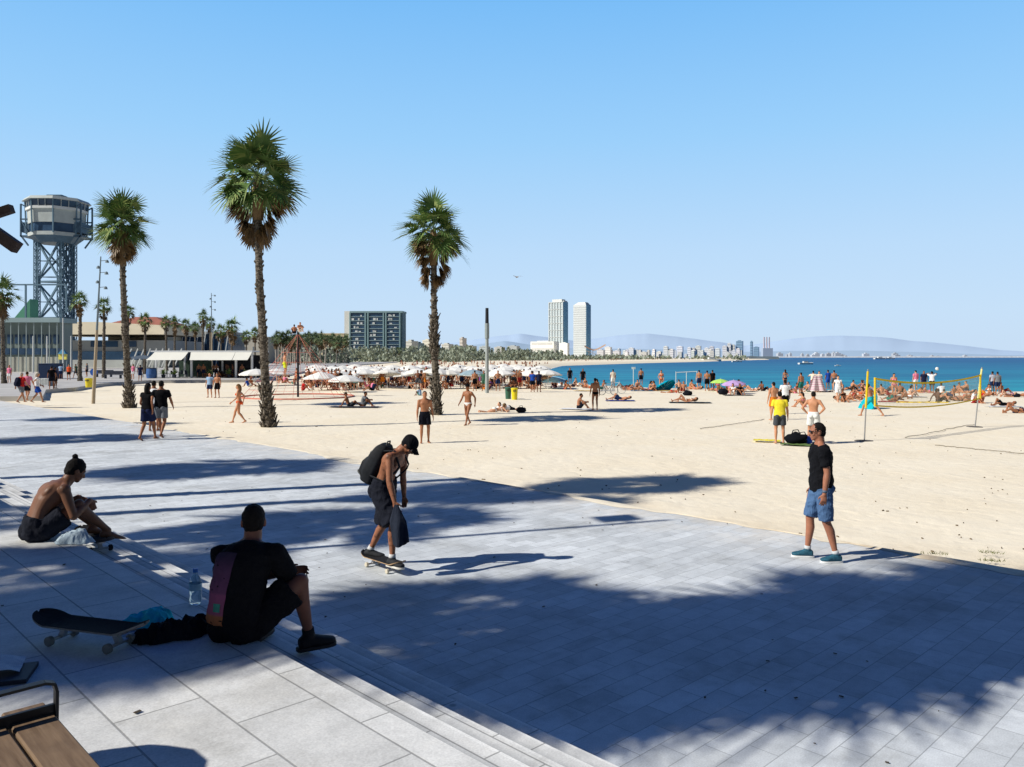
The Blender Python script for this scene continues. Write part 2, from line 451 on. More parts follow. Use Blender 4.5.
def sand_z(x, y):
    r = math.hypot(x, y)
    z = SAND
    if r < 120:
        z += .035*noise.noise((x*.28, y*.28, 3)) + (.022*noise.noise((x*1.1, y*1.1, 8)) if r < 60 else 0)
        p = x*NA.x + y*NA.y
    if r > 30:
        d = shore_dist(x, y)
        if not in_land(x, y): z -= min(d*.35, 5)
        elif d < 6 and r < 200: z -= .0
    return z
vs, fs = [], []
NAz = 190; az = [R(-104 + 208*i/NAz) for i in range(NAz+1)]
rad = [4.0]
while rad[-1] < 3900: rad.append(rad[-1] * (1.022 if rad[-1] < 150 else 1.05))
for r in rad:
    for a in az:
        x, y = r*math.sin(a), r*math.cos(a); vs.append((x, y, sand_z(x, y)))
n_ = NAz + 1
for i in range(len(rad)-1):
    for j in range(NAz): fs.append((i*n_+j, i*n_+j+1, (i+1)*n_+j+1, (i+1)*n_+j))
k = NT('beach_sand'); k.rs(.95, .1); v = k.coord()
n1 = k.noise(v, .35, 6, .6); n2 = k.noise(v, 3.2, 6, .7); n3 = k.noise(v, 60, 3, .6)
c1 = k.ramp(n1, [(.3, (.89,.785,.595)), (.7, (.93,.85,.685))])
c2 = k.mix(c1, (.66,.54,.39), k.ramp(n2, [(.58, (0,0,0)), (.80, (.30,.30,.30))]))
c2 = k.mix(c2, (.78,.70,.58), k.ramp(n3, [(.45, (0,0,0)), (.7, (.4,.4,.4))]))
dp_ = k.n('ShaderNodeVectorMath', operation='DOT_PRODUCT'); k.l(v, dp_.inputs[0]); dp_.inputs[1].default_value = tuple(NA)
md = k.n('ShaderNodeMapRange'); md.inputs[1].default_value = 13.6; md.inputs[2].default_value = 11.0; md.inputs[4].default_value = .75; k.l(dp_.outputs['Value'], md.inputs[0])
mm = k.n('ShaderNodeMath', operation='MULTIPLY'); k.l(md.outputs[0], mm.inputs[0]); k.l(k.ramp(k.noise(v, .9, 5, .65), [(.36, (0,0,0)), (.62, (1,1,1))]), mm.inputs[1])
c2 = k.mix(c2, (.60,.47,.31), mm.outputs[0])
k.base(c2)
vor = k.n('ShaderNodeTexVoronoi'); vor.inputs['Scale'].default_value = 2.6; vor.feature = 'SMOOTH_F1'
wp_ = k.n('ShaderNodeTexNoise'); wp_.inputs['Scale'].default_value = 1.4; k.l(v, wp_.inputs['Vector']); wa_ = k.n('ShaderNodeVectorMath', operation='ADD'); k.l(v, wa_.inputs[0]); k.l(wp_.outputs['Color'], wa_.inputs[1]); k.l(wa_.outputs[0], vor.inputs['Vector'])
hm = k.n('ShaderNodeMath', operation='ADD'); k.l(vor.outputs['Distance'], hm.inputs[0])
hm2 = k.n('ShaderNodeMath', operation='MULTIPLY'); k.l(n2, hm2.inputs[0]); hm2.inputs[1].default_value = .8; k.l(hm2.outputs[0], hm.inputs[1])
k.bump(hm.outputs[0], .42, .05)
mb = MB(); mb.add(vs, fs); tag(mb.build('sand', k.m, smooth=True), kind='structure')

k = NT('sea_water'); k.rs(.45, .04); v = k.coord(); v2 = k.coord(scale=(.18, 1, 1))
sxy = k.n('ShaderNodeSeparateXYZ'); k.l(v, sxy.inputs[0])
ln = k.n('ShaderNodeMath', operation='LOGARITHM'); ln.inputs[1].default_value = 10; k.l(sxy.outputs['Y'], ln.inputs[0])
mr = k.n('ShaderNodeMapRange'); mr.inputs[1].default_value = 1.95; mr.inputs[2].default_value = 3.3; k.l(ln.outputs[0], mr.inputs[0])
cd = k.ramp(mr.outputs[0], [(0, (.012,.36,.45)), (.18, (.010,.29,.42)), (.40, (.010,.21,.37)), (.70, (.010,.135,.31)), (1, (.020,.145,.34))])
w1 = k.noise(v2, .35, 6, .65); w2 = k.noise(k.coord(scale=(.3, 1.6, 1)), .05, 5, .6)
cd = k.mix(cd, k.mix(cd, (.45,.55,.72), 1, 'MULTIPLY'), k.ramp(w2, [(.38, (1,1,1)), (.62, (0,0,0))]))
cd = k.mix(cd, (.22,.52,.60), k.ramp(w1, [(.60, (0,0,0)), (.80, (.7,.7,.7))]))  # pale streaks painted into the water colour as glints
k.base(cd); k.bump(w1, .5, .25)
mb = MB(); SEA = -1.7
mb.add([(-3000,40,SEA),(30000,40,SEA),(60000,50000,SEA),(-60000,50000,SEA),(-3000,3000,SEA)], [(0,1,2,3,4)])
tag(mb.build('sea', k.m), kind='structure')
# shallow foam line where the water meets the beach
mb = MB(); rows = []
for a, b in zip(SHORE[1:-3], SHORE[2:-2]):
    nseg = max(2, int((b-a).length/4))
    for q in range(nseg):
        p = a.lerp(b, q/nseg); nrm = V((b.y-a.y, -(b.x-a.x))).normalized()
        if in_land(*(p + nrm*2)): nrm = -nrm
        wv = .8*noise.noise((p.x*.2, p.y*.2, 0)); rows.append((p + nrm*(3.6 + .5*wv), p + nrm*(4.2 + .8*wv)))
mb.add([(q.x, q.y, SEA + .03) for r in rows for q in r], [(2*i, 2*i+1, 2*i+3, 2*i+2) for i in range(len(rows)-1)])
tag(mb.build('surf_line', M((.78,.80,.80), .6, .2, .25, .8, name='foam')), kind='structure')

def paving(name, base, bw, bh, mortar, alongp, dark=.42, var=.20):
    k = NT(name); k.rs(.82, .22); v = k.coord(rotz=0 if alongp else R(90))
    b = k.n('ShaderNodeTexBrick'); b.offset = .5
    for q, x in (('Scale', 1), ('Brick Width', bw), ('Row Height', bh), ('Mortar Size', mortar), ('Mortar Smooth', .3), ('Bias', 0)): b.inputs[q].default_value = x
    b.inputs['Color1'].default_value = tuple(x*(1-var) for x in base) + (1,); b.inputs['Color2'].default_value = tuple(x*(1+var*.55) for x in base) + (1,)
    b.inputs['Mortar'].default_value = tuple(x*dark for x in base) + (1,); k.l(v, b.inputs['Vector'])
    vv = k.coord(); n1 = k.noise(vv, .45, 6, .65); n2 = k.noise(vv, 5, 6, .7); n3 = k.noise(vv, 90, 2, .5)
    c = k.mix(b.outputs['Color'], k.ramp(n1, [(.3, (.80,.795,.79)), (.7, (1.10,1.09,1.08))]), 1, 'MULTIPLY')
    c = k.mix(c, k.ramp(n2, [(.25, (.80,.80,.80)), (.55, (1,1,1)), (.8, (1.08,1.07,1.05))]), 1, 'MULTIPLY')
    c = k.mix(c, k.ramp(n3, [(.3, (.86,.86,.86)), (.7, (1.1,1.1,1.1))]), .8, 'MULTIPLY')
    st = k.ramp(k.noise(vv, .8, 8, .72), [(.52, (1,1,1)), (.62, (.80,.79,.77)), (.70, (.70,.69,.67))]); c = k.mix(c, st, .75, 'MULTIPLY')
    st2 = k.ramp(k.noise(k.coord(scale=(.25, 3, 1), rotz=.5), 1.1, 6, .7), [(.60, (1,1,1)), (.68, (.78,.77,.76))]); c = k.mix(c, st2, .6, 'MULTIPLY')
    # old gum spots and oil drips
    vo = k.n('ShaderNodeTexVoronoi'); vo.inputs['Scale'].default_value = 1.7; k.l(vv, vo.inputs['Vector'])
    c = k.mix(c, tuple(x*.38 for x in base), k.ramp(vo.outputs['Distance'], [(.03, (.75,.75,.75)), (.055, (0,0,0))]))
    if alongp:      # sand trodden in from the beach edge
        sep = k.n('ShaderNodeSeparateXYZ'); k.l(vv, sep.inputs[0]); m1 = k.n('ShaderNodeMapRange'); m1.inputs[1].default_value = 9.3; m1.inputs[2].default_value = 11.2; m1.inputs[4].default_value = .62
        k.l(sep.outputs['X'], m1.inputs[0]); m2 = k.n('ShaderNodeMath', operation='MULTIPLY'); k.l(m1.outputs[0], m2.inputs[0]); k.l(k.ramp(k.noise(vv, 1.3, 6, .7), [(.38, (0,0,0)), (.66, (1,1,1))]), m2.inputs[1])
        c = k.mix(c, (.80,.70,.55), m2.outputs[0])
    else:           # each tread darker towards its inner edge, worn pale nosing
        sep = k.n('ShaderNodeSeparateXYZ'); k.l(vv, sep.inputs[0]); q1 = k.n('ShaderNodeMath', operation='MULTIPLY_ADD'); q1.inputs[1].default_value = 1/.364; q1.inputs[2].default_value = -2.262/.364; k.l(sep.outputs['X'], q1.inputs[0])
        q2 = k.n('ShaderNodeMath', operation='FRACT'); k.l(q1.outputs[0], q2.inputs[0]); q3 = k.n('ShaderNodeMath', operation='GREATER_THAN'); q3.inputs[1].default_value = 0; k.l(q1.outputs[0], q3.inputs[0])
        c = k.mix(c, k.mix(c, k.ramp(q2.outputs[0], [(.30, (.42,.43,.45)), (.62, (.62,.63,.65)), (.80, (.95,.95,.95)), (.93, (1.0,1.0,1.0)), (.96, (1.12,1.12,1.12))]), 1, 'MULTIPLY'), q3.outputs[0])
    k.base(c); h = k.mix(b.outputs['Fac'], n3, .25)
    inv = k.n('ShaderNodeMath', operation='SUBTRACT'); inv.inputs[0].default_value = 1; k.l(h, inv.inputs[1])
    k.bump(inv.outputs[0], .25, .008); return k.m
m_prom = paving('promenade_slabs', (.71,.755,.79), .42, .21, .004, True, .58, .13)
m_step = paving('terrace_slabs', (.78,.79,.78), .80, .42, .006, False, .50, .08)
PE = 11.09
mb = MB()
def edge_p(t): return PE + .035*noise.noise((t*.35, 0, 0)) + .03*noise.noise((t*1.3, 5, 0))
ts = [-30 + i*.5 for i in range(140)] + [40 + i*4 for i in range(90)]
top = [(3.4, t, 0) for t in ts] + [(edge_p(t), t, 0) for t in ts] + [(edge_p(t), t, -.7) for t in ts]; n_ = len(ts)
mb.add(top, [(i, i+1, n_+i+1, n_+i) for i in range(n_-1)] + [(n_+i, n_+i+1, 2*n_+i+1, 2*n_+i) for i in range(n_-1)])
tag(mb.build('promenade', m_prom, rot=(0, 0, ROT)), kind='structure')
prof = [(-45, -1), (-45, .86), (2.262, .86)]
for i in range(5):
    p = 2.262 + .364*i; z = .86 - .172*i
    if i: prof.append((p, z))
    prof += [(p, z - .172)]
prof += [(2.262 + .364*4, -.4)]
mb = MB(); mb.loft([[V((p, t, z)) for p, z in prof] for t in (-30, 260)])
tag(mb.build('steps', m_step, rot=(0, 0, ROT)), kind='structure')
# loose sand blown over the promenade edge, and the paved walk beyond the first strip of beach
a_ = [G(*q) for q in ((43,396),(46,389.5),(75,387.5),(100,383.5),(150,380.2),(255,379.6),(300,372),(330,366.5))]
wp = [V((-260,60,0))] + [V((-52,48.5,0))] + a_ + [V((-60,420,0)), V((-700,420,0)), V((-700,60,0))]
mb = MB(); mb.prism([(p.x, p.y) for p in wp], -.8, .004)
k = NT('walkway_paving'); k.rs(.85, .2); v = k.coord(); k.base(k.ramp(k.noise(v, .3, 5), [(.3, (.44,.43,.42)), (.7, (.56,.55,.53))]))
tag(mb.build('walkway', k.m), kind='structure')

# drifted sand lip over the edge of the promenade
mb = MB(); vs = []; n_ = 240
for i in range(n_):
    t = -6 + i*.16; wv = noise.noise((t*.5, 2, 0)); w2 = noise.noise((t*1.7, 7, 0))
    a = .04 + .9*max(0, noise.noise((t*.21, 11, 0)))**1.2 + .50*max(0, wv)**1.3 + .25*max(0, w2)
    e = edge_p(t)
    vs += [(e - a, t, .004), (e - .02, t, .018 + .02*max(0, wv)), (e + .10, t, -.02), (e + .55 + .2*w2, t, -.22 - .05*wv), (e + 1.5, t, SAND - .06)]
mb.add(vs, [(5*i+j, 5*i+j+1, 5*i+5+j+1, 5*i+5+j) for i in range(n_-1) for j in range(4)])
tag(mb.build('sand_drift', bpy.data.materials['beach_sand'], smooth=True, rot=(0, 0, ROT)), kind='structure')

# hills behind the city, haze mixed into their colour
def hill(name, pts, dist, col, seed):
    mb = MB(); xs = [p[0] for p in pts]; rows = []; px = xs[0]
    while px <= xs[-1]:
        for a, b in zip(pts, pts[1:]):
            if a[0] <= px <= b[0]: y = a[1] + (b[1]-a[1])*(px-a[0])/(b[0]-a[0]); break
        top = D(px, y, dist); h = top.z + (noise.noise((px*.05, seed, 0))*.03 + noise.noise((px*.16, seed, 4))*.008)*max(20, top.z)
        rows.append((top.x, h)); px += 3
    lay = []
    for fy, fh in ((-900, .0), (-500, .45), (-200, .82), (0, 1.0), (700, .7), (1800, 0)):
        lay.append([V((x*(1 + fy/dist), dist + fy + 15*noise.noise((x*.003, fy, seed)), max(-4, h*fh + (h*.02*noise.noise((x*.004, fy*.01, seed)) if 0 < fh < 1 else 0)))) for x, h in rows])
    n = len(rows); mb.add([p for l in lay for p in l], [(i*n+j, i*n+j+1, (i+1)*n+j+1, (i+1)*n+j) for i in range(5) for j in range(n-1)])
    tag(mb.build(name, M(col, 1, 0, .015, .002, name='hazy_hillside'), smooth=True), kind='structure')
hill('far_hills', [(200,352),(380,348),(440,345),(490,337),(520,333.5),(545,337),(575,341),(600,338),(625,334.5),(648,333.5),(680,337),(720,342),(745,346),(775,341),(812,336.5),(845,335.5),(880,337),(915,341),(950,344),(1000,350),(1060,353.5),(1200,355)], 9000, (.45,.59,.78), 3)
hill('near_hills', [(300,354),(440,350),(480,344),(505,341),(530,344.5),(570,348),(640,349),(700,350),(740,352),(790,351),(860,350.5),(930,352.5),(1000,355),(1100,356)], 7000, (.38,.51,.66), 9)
# ------------------------------------------------------------------ palms
def leafmat(name, a, b, c):
    k = NT(name); k.rs(.55, .3); oi = k.n('ShaderNodeNewGeometry')
    v = k.coord(); f = k.noise(v, 2.3, 3, .6)
    k.base(k.mix(k.ramp(f, [(.3, a), (.7, b)]), c, k.ramp(oi.outputs['Random Per Island'], [(.55, (0,0,0)), (1, (.8,.8,.8))])))
    return k.m
m_frond = leafmat('palm_fronds', (.070,.135,.036), (.13,.23,.06), (.32,.36,.11))
m_dead = leafmat('dry_fronds', (.15,.095,.045), (.27,.175,.085), (.10,.06,.032))
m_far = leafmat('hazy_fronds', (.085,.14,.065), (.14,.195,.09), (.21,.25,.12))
k = NT('palm_bark'); k.rs(.95, .1); v = k.coord(scale=(1,1,3)); f = k.noise(v, 5, 6, .7); f2 = k.noise(k.coord(), 16, 5, .7)
k.base(k.mix(k.ramp(f, [(.32, (.035,.028,.022)), (.5, (.17,.145,.115)), (.68, (.40,.35,.29))]), (.03,.024,.018), k.ramp(f2, [(.46, (0,0,0)), (.66, (.9,.9,.9))]))); k.bump(f2, .9, .05)
m_bark = k.m
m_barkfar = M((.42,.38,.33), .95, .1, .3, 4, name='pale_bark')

def fan(mb, base, az, el, pet, blade, nleaf, width, droop, rnd, segs=2, mi=0, spread=112, bend=0):
    d = V((math.cos(el)*math.cos(az), math.cos(el)*math.sin(az), math.sin(el)))
    side = V((-math.sin(az), math.cos(az), 0)); up = side.cross(d) * -1
    if up.z < 0 and el < R(80): up = -up
    roll = rnd.uniform(-.5, .5); side, up = side*math.cos(roll) + up*math.sin(roll), up*math.cos(roll) - side*math.sin(roll)
    tip = base + d*pet - V((0,0,pet*pet*.10*droop))
    mid = base + d*pet*.5 - V((0,0,pet*pet*.02*droop))
    w0 = width*.45
    mb.add([base + side*w0, base - side*w0, mid + side*w0*.8, mid - side*w0*.8, tip + side*w0*.7, tip - side*w0*.7], [(0,1,3,2),(2,3,5,4)], mi)
    dd = ((tip - mid).normalized() - V((0,0,1))*bend).normalized()
    up = dd.cross(side); up = -up if up.z < 0 and bend < .6 else up
    if up.dot(V((d.x, d.y, .3))) < 0: up = -up
    web = []
    for k in range(nleaf):
        a = R(-spread + 2*spread*k/(nleaf-1)) + rnd.uniform(-.04, .04)
        fold = .35*abs(math.sin(a))
        ld = (dd*math.cos(a) + side*math.sin(a) + up*fold).normalized()
        L = blade*(.62 + .38*math.cos(a*.72))*rnd.uniform(.88, 1.08)
        ls = ld.cross(up).normalized()*width
        prev = None; vs = []; p = tip.copy()
        web.append(tip + ld*L*.36 - V((0,0,1))*L*droop*(.36**2.2)*.5)
        pts = [(.30, 1.2), (.56, 1.0), (.82, .55), (1.0, .05)] if segs > 1 else [(0, .4), (.5, 1.0), (1, .1)]
        for t, wd in pts:
            q = tip + ld*L*t - V((0,0,1))*L*droop*(t**2.2)*rnd.uniform(.42, .6)
            vs += [q + ls*wd, q - ls*wd]
        mb.add(vs, [(2*i, 2*i+1, 2*i+3, 2*i+2) for i in range(len(pts)-1)], mi)
    mb.add([tip] + web, [(0, i+1, i+2) for i in range(len(web)-1)], mi)

def crown_mesh(seed, ngreen=34, ndead=30, nleaf=20, r=1.0, width=.026, skirt=1.5, segs=2):
    rnd = random.Random(seed); g = MB(); d = MB(); ga = 2.39996
    for i in range(ngreen):
        t = i/(ngreen-1); el = R(84 - 108*t**.85 + rnd.uniform(-14, 14)); az = i*ga + rnd.uniform(-.35, .35)
        fan(g, V((0,0,.16 - .50*t)), az, el, r*rnd.uniform(.42, 1.05), r*rnd.uniform(.80, 1.0), nleaf, width, .18 + .30*t, rnd, segs, bend=rnd.uniform(.35, 1.0)*max(0, math.cos(el))*(.35 + .75*t))
    d.tube([(0,0,.12), (0,0,-.2 - skirt*.3), (0,0,-.3 - skirt*.6)], [.10*r, .24*r, .17*r], 9)
    for i in range(ndead):
        t = i/max(1, ndead-1); el = R(-18 - 66*t**.55 + rnd.uniform(-10, 6)); az = i*ga*1.3 + rnd.uniform(-.4, .4)
        b = V((0,0,-.08 - t*(skirt*.65 + .2))); L = r*rnd.uniform(.5, .9)*(1 - .30*t)
        fan(d, b + V((math.cos(az), math.sin(az), 0))*.16, az, el, L*.75, L*.85, max(7, nleaf-8), width*1.5, .35, rnd, segs, spread=60)
    return g.mesh('crown'), d.mesh('skirt')

def trunk_mesh(h, r0, r1, bend, seed, boots=((0, 1.2),), flare=1.6, n=14):
    rnd = random.Random(seed); mb = MB(); N = max(10, int(h/.16)); pts = []; rd = []
    for i in range(N+1):
        t = i/N; z = h*t
        p = V((bend[0]*math.sin(t*1.6)*.999 + .05*noise.noise((seed, z*.4, 0)), bend[1]*t + .05*noise.noise((seed+5, z*.4, 0)), z))
        rr = (r0 + (r1-r0)*t**.7)*(1 + .07*noise.noise((seed, z*3.1, 4)) + (.045 if i % 2 else -.02)) * (1 + (flare-1)*math.exp(-z/.45))
        pts.append(p); rd.append(rr)
    rings = []
    for p, rr in zip(pts, rd):
        rings.append([p + V((math.cos(a), math.sin(a), 0))*rr*(1 + .09*noise.noise((math.cos(a)*2, math.sin(a)*2 + seed, p.z*2.2))) for a in (2*math.pi*k/n for k in range(n))])
    mb.loft(rings)
    at = lambda z: (pts[min(N, int(z/h*N))], rd[min(N, int(z/h*N))])
    for z0, z1 in boots:      # old leaf bases that stick out like scales
        z = z0
        while z < z1:
            for k in range(9):
                if rnd.random() < .25: continue
                a = 2*math.pi*k/9 + rnd.uniform(-.3, .3) + z*2; p, rr = at(z); o = V((math.cos(a), math.sin(a), 0)); s = V((-o.y, o.x, 0))
                L = rnd.uniform(.16, .34); wd = rnd.uniform(.05, .09); q = p + o*rr*.9 + V((0,0,rnd.uniform(-.05, .05)))
                tp = q + o*rnd.uniform(.06, .20) + V((0,0,L))
                mb.loft([[q + s*wd - o*.03, q - s*wd - o*.03, q - s*wd + o*.05, q + s*wd + o*.05], [tp + s*wd*.45, tp - s*wd*.45, tp - s*wd*.4 + o*.03, tp + s*wd*.4 + o*.03]])
            z += .15
    z = 0
    while z < h - .4:         # ring scars with small stubs all the way up
        p, rr = at(z)
        for k in range(3):
            if rnd.random() < .45: continue
            a = rnd.uniform(0, 6.28); o = V((math.cos(a), math.sin(a), 0)); s = V((-o.y, o.x, 0)); q = p + o*rr*.92
            mb.loft([[q + s*.05, q - s*.05, q - s*.05 + V((0,0,.10)), q + s*.05 + V((0,0,.10))], [q + o*.07 + s*.03 + V((0,0,.10)), q + o*.07 - s*.03 + V((0,0,.10)), q + o*.05 - s*.03 + V((0,0,.17)), q + o*.05 + s*.03 + V((0,0,.17))]])
        z += .13
    return mb.mesh('trunk', True), pts[-1]

def hero_palm(loc, h, r0, r1, bend, seed, boots, label, group, crown, csc, flare=1.6):
    t = thing('palm_tree', label, 'palm tree', loc, 0, group)
    me, tip = trunk_mesh(h, r0, r1, bend, seed, boots, flare)
    link('trunk', me, m_bark, t)
    for nm, mm, mat in (('crown', crown[0], m_frond), ('skirt', crown[1], m_dead)):
        o = link(nm, mm, mat, t, tip); o.scale = (csc,)*3; o.rotation_euler.z = seed*1.7
    return t
GP = 'tall palms at the edge of the promenade'
crA = crown_mesh(1, 46, 36, 22, 1.14, .034, 1.4)
crB = crown_mesh(2, 52, 46, 22, 1.16, .034, 2.1)
crC = crown_mesh(5, 46, 44, 22, 1.12, .034, 2.2)
def zfix(px, py): return G(px, py, SAND)
hero_palm(zfix(130,408), 10.4, .195, .135, (-.45, 0), 3, ((0,1.3),), 'tall palm with rough flared base standing on the sand behind the strolling trio', GP, crA, 1.06, 1.7)
hero_palm(zfix(269,427), 10.3, .19, .135, (-.50, .1), 4, ((0,1.7),), 'tallest palm, its crown with a bulging dry skirt, right of the café', GP, crB, 1.10, 1.55)
hero_palm(zfix(436,415), 9.15, .185, .125, (-.12, 0), 6, ((0,1.6),(3.2,5.0)), 'palm behind the bare-chested man in black shorts, with old leaf stubs halfway up its trunk', GP, crC, 1.04, 1.3)
# the grove just left of the frame: its shade is what darkens the paving
for i, (sx_, c_, h, cs) in enumerate(((3.2,6.45,9.0,1.20),(5.8,6.3,10.2,1.15),(1.0,6.5,8.0,.95),(-.7,8.55,9.0,.74),(-1.9,6.0,8.3,.70),(-.45,5.95,10.0,.70),(-3.1,7.8,8.6,.66),(-6.6,20.9,10.5,1.0),(-14,30,9.5,1.0),(2.3,17.3,12.0,.92),(-.4,15.6,12.6,.85),(-2.6,13.3,9.4,.95),(-17.4,40,9,.95),(-5.0,11.0,10.0,.85),(7.4,6.9,11.0,.9))):
    s = V((sx_, c_ + .354*sx_, 0)); b = s - SUN_H*(h/math.tan(SUN_EL)); gz = .86 if b.dot(NA) < 2.2 else 0
    hero_palm(V((b.x, b.y, gz)), h - gz, .20, .14, (.1, 0), 11 + i, ((0,.8),), 'palm of the grove left of the frame whose shade falls across the paving', 'palms of the grove left of the frame', (crA, crB, crC)[i % 3], cs)

# palms of the middle distance, copied from three models
mids = []
for q in range(3):
    cr = crown_mesh(20 + q, 26, 22, 11, 1.0, .045, 1.6 + .5*q, 1)
    me, tip = trunk_mesh(8.6, .24, .16, (-.2 + .2*q, 0), 30 + q, (), 1.3, 9); mids.append((me, tip, cr))
def mid_palm(px, ycrown, Y, cr_px, label, group, q=0, name='palm_tree', far=False):
    "px of the trunk, pixel height of the crown's heart, its distance and crown width in pixels"
    zc = D(px, ycrown, Y).z; me, tip, cr = mids[q]
    gz = 0; s = (zc - gz) / tip.z
    t = thing(name, label, 'palm tree', (D(px, ycrown, Y).x, Y, gz), 0, group)
    a = link('trunk', me, m_barkfar if far else m_bark, t); a.scale = (.9 if not far else 1.1, .9 if not far else 1.1, s)
    cs = cr_px/2/F*Y/1.75
    for nm, mm, mat in (('crown', cr[0], m_far if far else m_frond), ('skirt', cr[1], m_dead)):
        o = link(nm, mm, mat, t, (tip.x, tip.y, tip.z*s)); o.scale = (cs,)*3; o.rotation_euler.z = px*.7
    return t
GM = 'palms along the walk in the middle distance'
for px, yc, Y, w, q, lab in (
    (4,294,78,44,0,'bushy palm cut off by the left edge, in front of the glazed club house'),
    (80,301,86,24,1,'slim palm with small crown in front of the cable-car tower\'s right leg'),
    (104,306,100,22,1,'slim palm right beside the leaning multi-lamp mast'),
    (127,311,128,20,2,'distant palm whose crown peeks out right behind the first tall palm trunk'),
    (145,320,120,19,1,'palm in front of the red roof, left of the white café awnings'),
    (167,322,150,17,0,'left one of a close pair of palms above the left café awning'),
    (174,323,155,17,2,'palm above the café awning, right one of the close pair at its left end'),
    (186,325,160,16,1,'palm with drooping skirt above the gap between both café awnings'),
    (196,328,175,16,0,'short palm between two taller ones above the café\'s centre post'),
    (202,316,150,16,2,'tallest palm above the café, left of the far multi-lamp mast'),
    (211,323,165,18,0,'palm directly at the foot of the far multi-lamp mast'),
    (221,331,190,18,1,'low broad palm right of the far multi-lamp mast'),
    (231,326,160,24,2,'full dark-green palm above the right café awning'),
    (247,336,200,16,0,'palm just beyond the right end of the café roof'),
    (255,333,190,15,1,'palm close left of the tallest palm\'s trunk, beyond the café')):
    mid_palm(px, yc, Y, w, lab, GM, q)
rnd = random.Random(5)
for i in range(34):
    px = 276 + i*2.15 + rnd.uniform(-.7, .7); Y = 255 + i*3 + rnd.uniform(-30, 40)
    mid_palm(px, 338.5 + rnd.uniform(-3, 3) + .1*i, Y, rnd.uniform(11, 16), 'small pale-trunked palm in the dense far row behind the climbing net', 'far row of palms behind the climbing net', i % 3, far=True)
for i in range(26):
    px = 396 + i*5.4 + rnd.uniform(-2, 2); Y = 560 + i*14 + rnd.uniform(-30, 30)
    if px > 545: break
    mid_palm(px, 349.3 + rnd.uniform(-1.5, 1.5) + i*.08, Y, rnd.uniform(5, 8), 'tiny hazy palm rising from the greenery behind the far beach', 'far palms behind the far beach', i % 3, far=True)

# the tree belt behind the far beach: one mass
m_belt = leafmat('tree_belt_leaves', (.21,.255,.20), (.26,.30,.23), (.31,.335,.26))
mb = MB(); rnd = random.Random(9)
def clump(c, r, n, sz):
    for _ in range(n):
        u = V((rnd.gauss(0,1), rnd.gauss(0,1), rnd.gauss(0,1))).normalized()*r*rnd.uniform(.55, 1); u.z *= .75
        p = c + u; a, b = frame(V((rnd.gauss(0,1), rnd.gauss(0,1), rnd.gauss(0,1))))
        mb.add([p + a*sz, p + b*sz*.7, p - a*sz, p - b*sz*.7], [(0,1,2,3)])
for px0, px1, y0, y1, Y0, Y1, n in ((255,350,345,361,320,420,70),(345,470,345,361,430,640,130),(440,560,349,361,620,900,130),(540,640,354,360.5,850,1100,90),(610,745,355,360,1000,1350,70)):
    for i in range(n):
        px = rnd.uniform(px0, px1); Y = rnd.uniform(Y0, Y1); yt = rnd.uniform(y0, y1 - 3); c = D(px, yt, Y); r = rnd.uniform(.006, .010)*Y*.8
        z = c.z - r*.7
        while z > -1:
            clump(V((c.x + rnd.uniform(-r, r)*.4, Y, z)), r, 26, r*.34); z -= r*1.15
tag(mb.build('tree_belt', m_belt), 'green belt of trees along the far beach in front of the city', 'trees', kind='stuff')
# ------------------------------------------------------------------ cable-car tower
m_steel = M((.13,.22,.29), .6, .3, .2, .3, name='painted_steel'); m_steeld = M((.07,.13,.19), .6, .3, .2, .3, name='dark_steel')
m_white = M((.72,.74,.72), .7, .2, .10, .3, name='white_cladding'); m_glassd = M((.035,.075,.14), .25, .5, .35, .25, name='dark_glass')
m_teal = M((.19,.235,.22), .5, .3, .15, .3, name='teal_cladding'); m_cream = M((.74,.66,.50), .8, .1, .08, .2, name='cream_render')
TD = 375.0; ku = TD/F
tw = thing('cable_car_tower', 'tall steel cable-car tower with an eight-sided white cabin and crossed bracing, far left', 'tower', (D(57,372,TD).x, TD, 0), 0)
zc0 = D(57,241,TD).z
def lattice(mb, p0, p1, w, n):
    for i in (-1,1):
        for j in (-1,1):
            o = V((i*w/2, j*w/2, 0)); mb.bar(p0+o, p1+o, w*.17)
    for q in range(n):
        a0 = p0.lerp(p1, q/n); a1 = p0.lerp(p1, (q+1)/n)
        for i, j in ((-1,-1),(1,-1),(1,1),(-1,1)):
            u = V((i*w/2, j*w/2, 0)); v = V((-j*w/2, i*w/2, 0)); mb.bar(a0+u, a1+v, w*.12); mb.bar(a0+u, a0+v, w*.12)
corners = [V((-7.6,-3,0)), V((4.4,-5,0)), V((6.2,3,0))]
for c in corners:
    mb = MB(); lattice(mb, c, c + V((0,0,zc0)), 1.9, 18); mb.box(c + V((0,0,zc0/2)), (1.1 if c.x < 0 else .5,.8,zc0)); mb.build('leg', m_steel, tw)
tiers = [0, zc0*.33, zc0*.66, zc0]
for c0, c1 in zip(corners, corners[1:] + corners[:1]):
    mb = MB()
    for z0, z1 in zip(tiers, tiers[1:]):
        up0, up1 = V((0,0,z0)), V((0,0,z1))
        mb.bar(c0+up0, c1+up1, .8); mb.bar(c1+up0, c0+up1, .8); mb.bar(c0+up1, c1+up1, .8); mb.bar(c0+V((0,0,z0+2.2)), c1+V((0,0,z0+2.2)), .3); mb.bar(c0+(up0+up1)/2, c1+(up0+up1)/2, .3)
    mb.build('bracing', m_steel, tw)
mb = MB(); lattice(mb, V((5.6,-1,0)), V((5.6,-1,zc0)), 2.4, 16); mb.build('lift_shaft', m_steeld, tw)
o8 = math.pi/8; CS = .93
def ring8(name, r0, r1, z0, z1, m): MB().lathe((0,0,0), [(r0*CS, z0), (r1*CS, z1)], 8, a0=o8).build(name, m, tw)
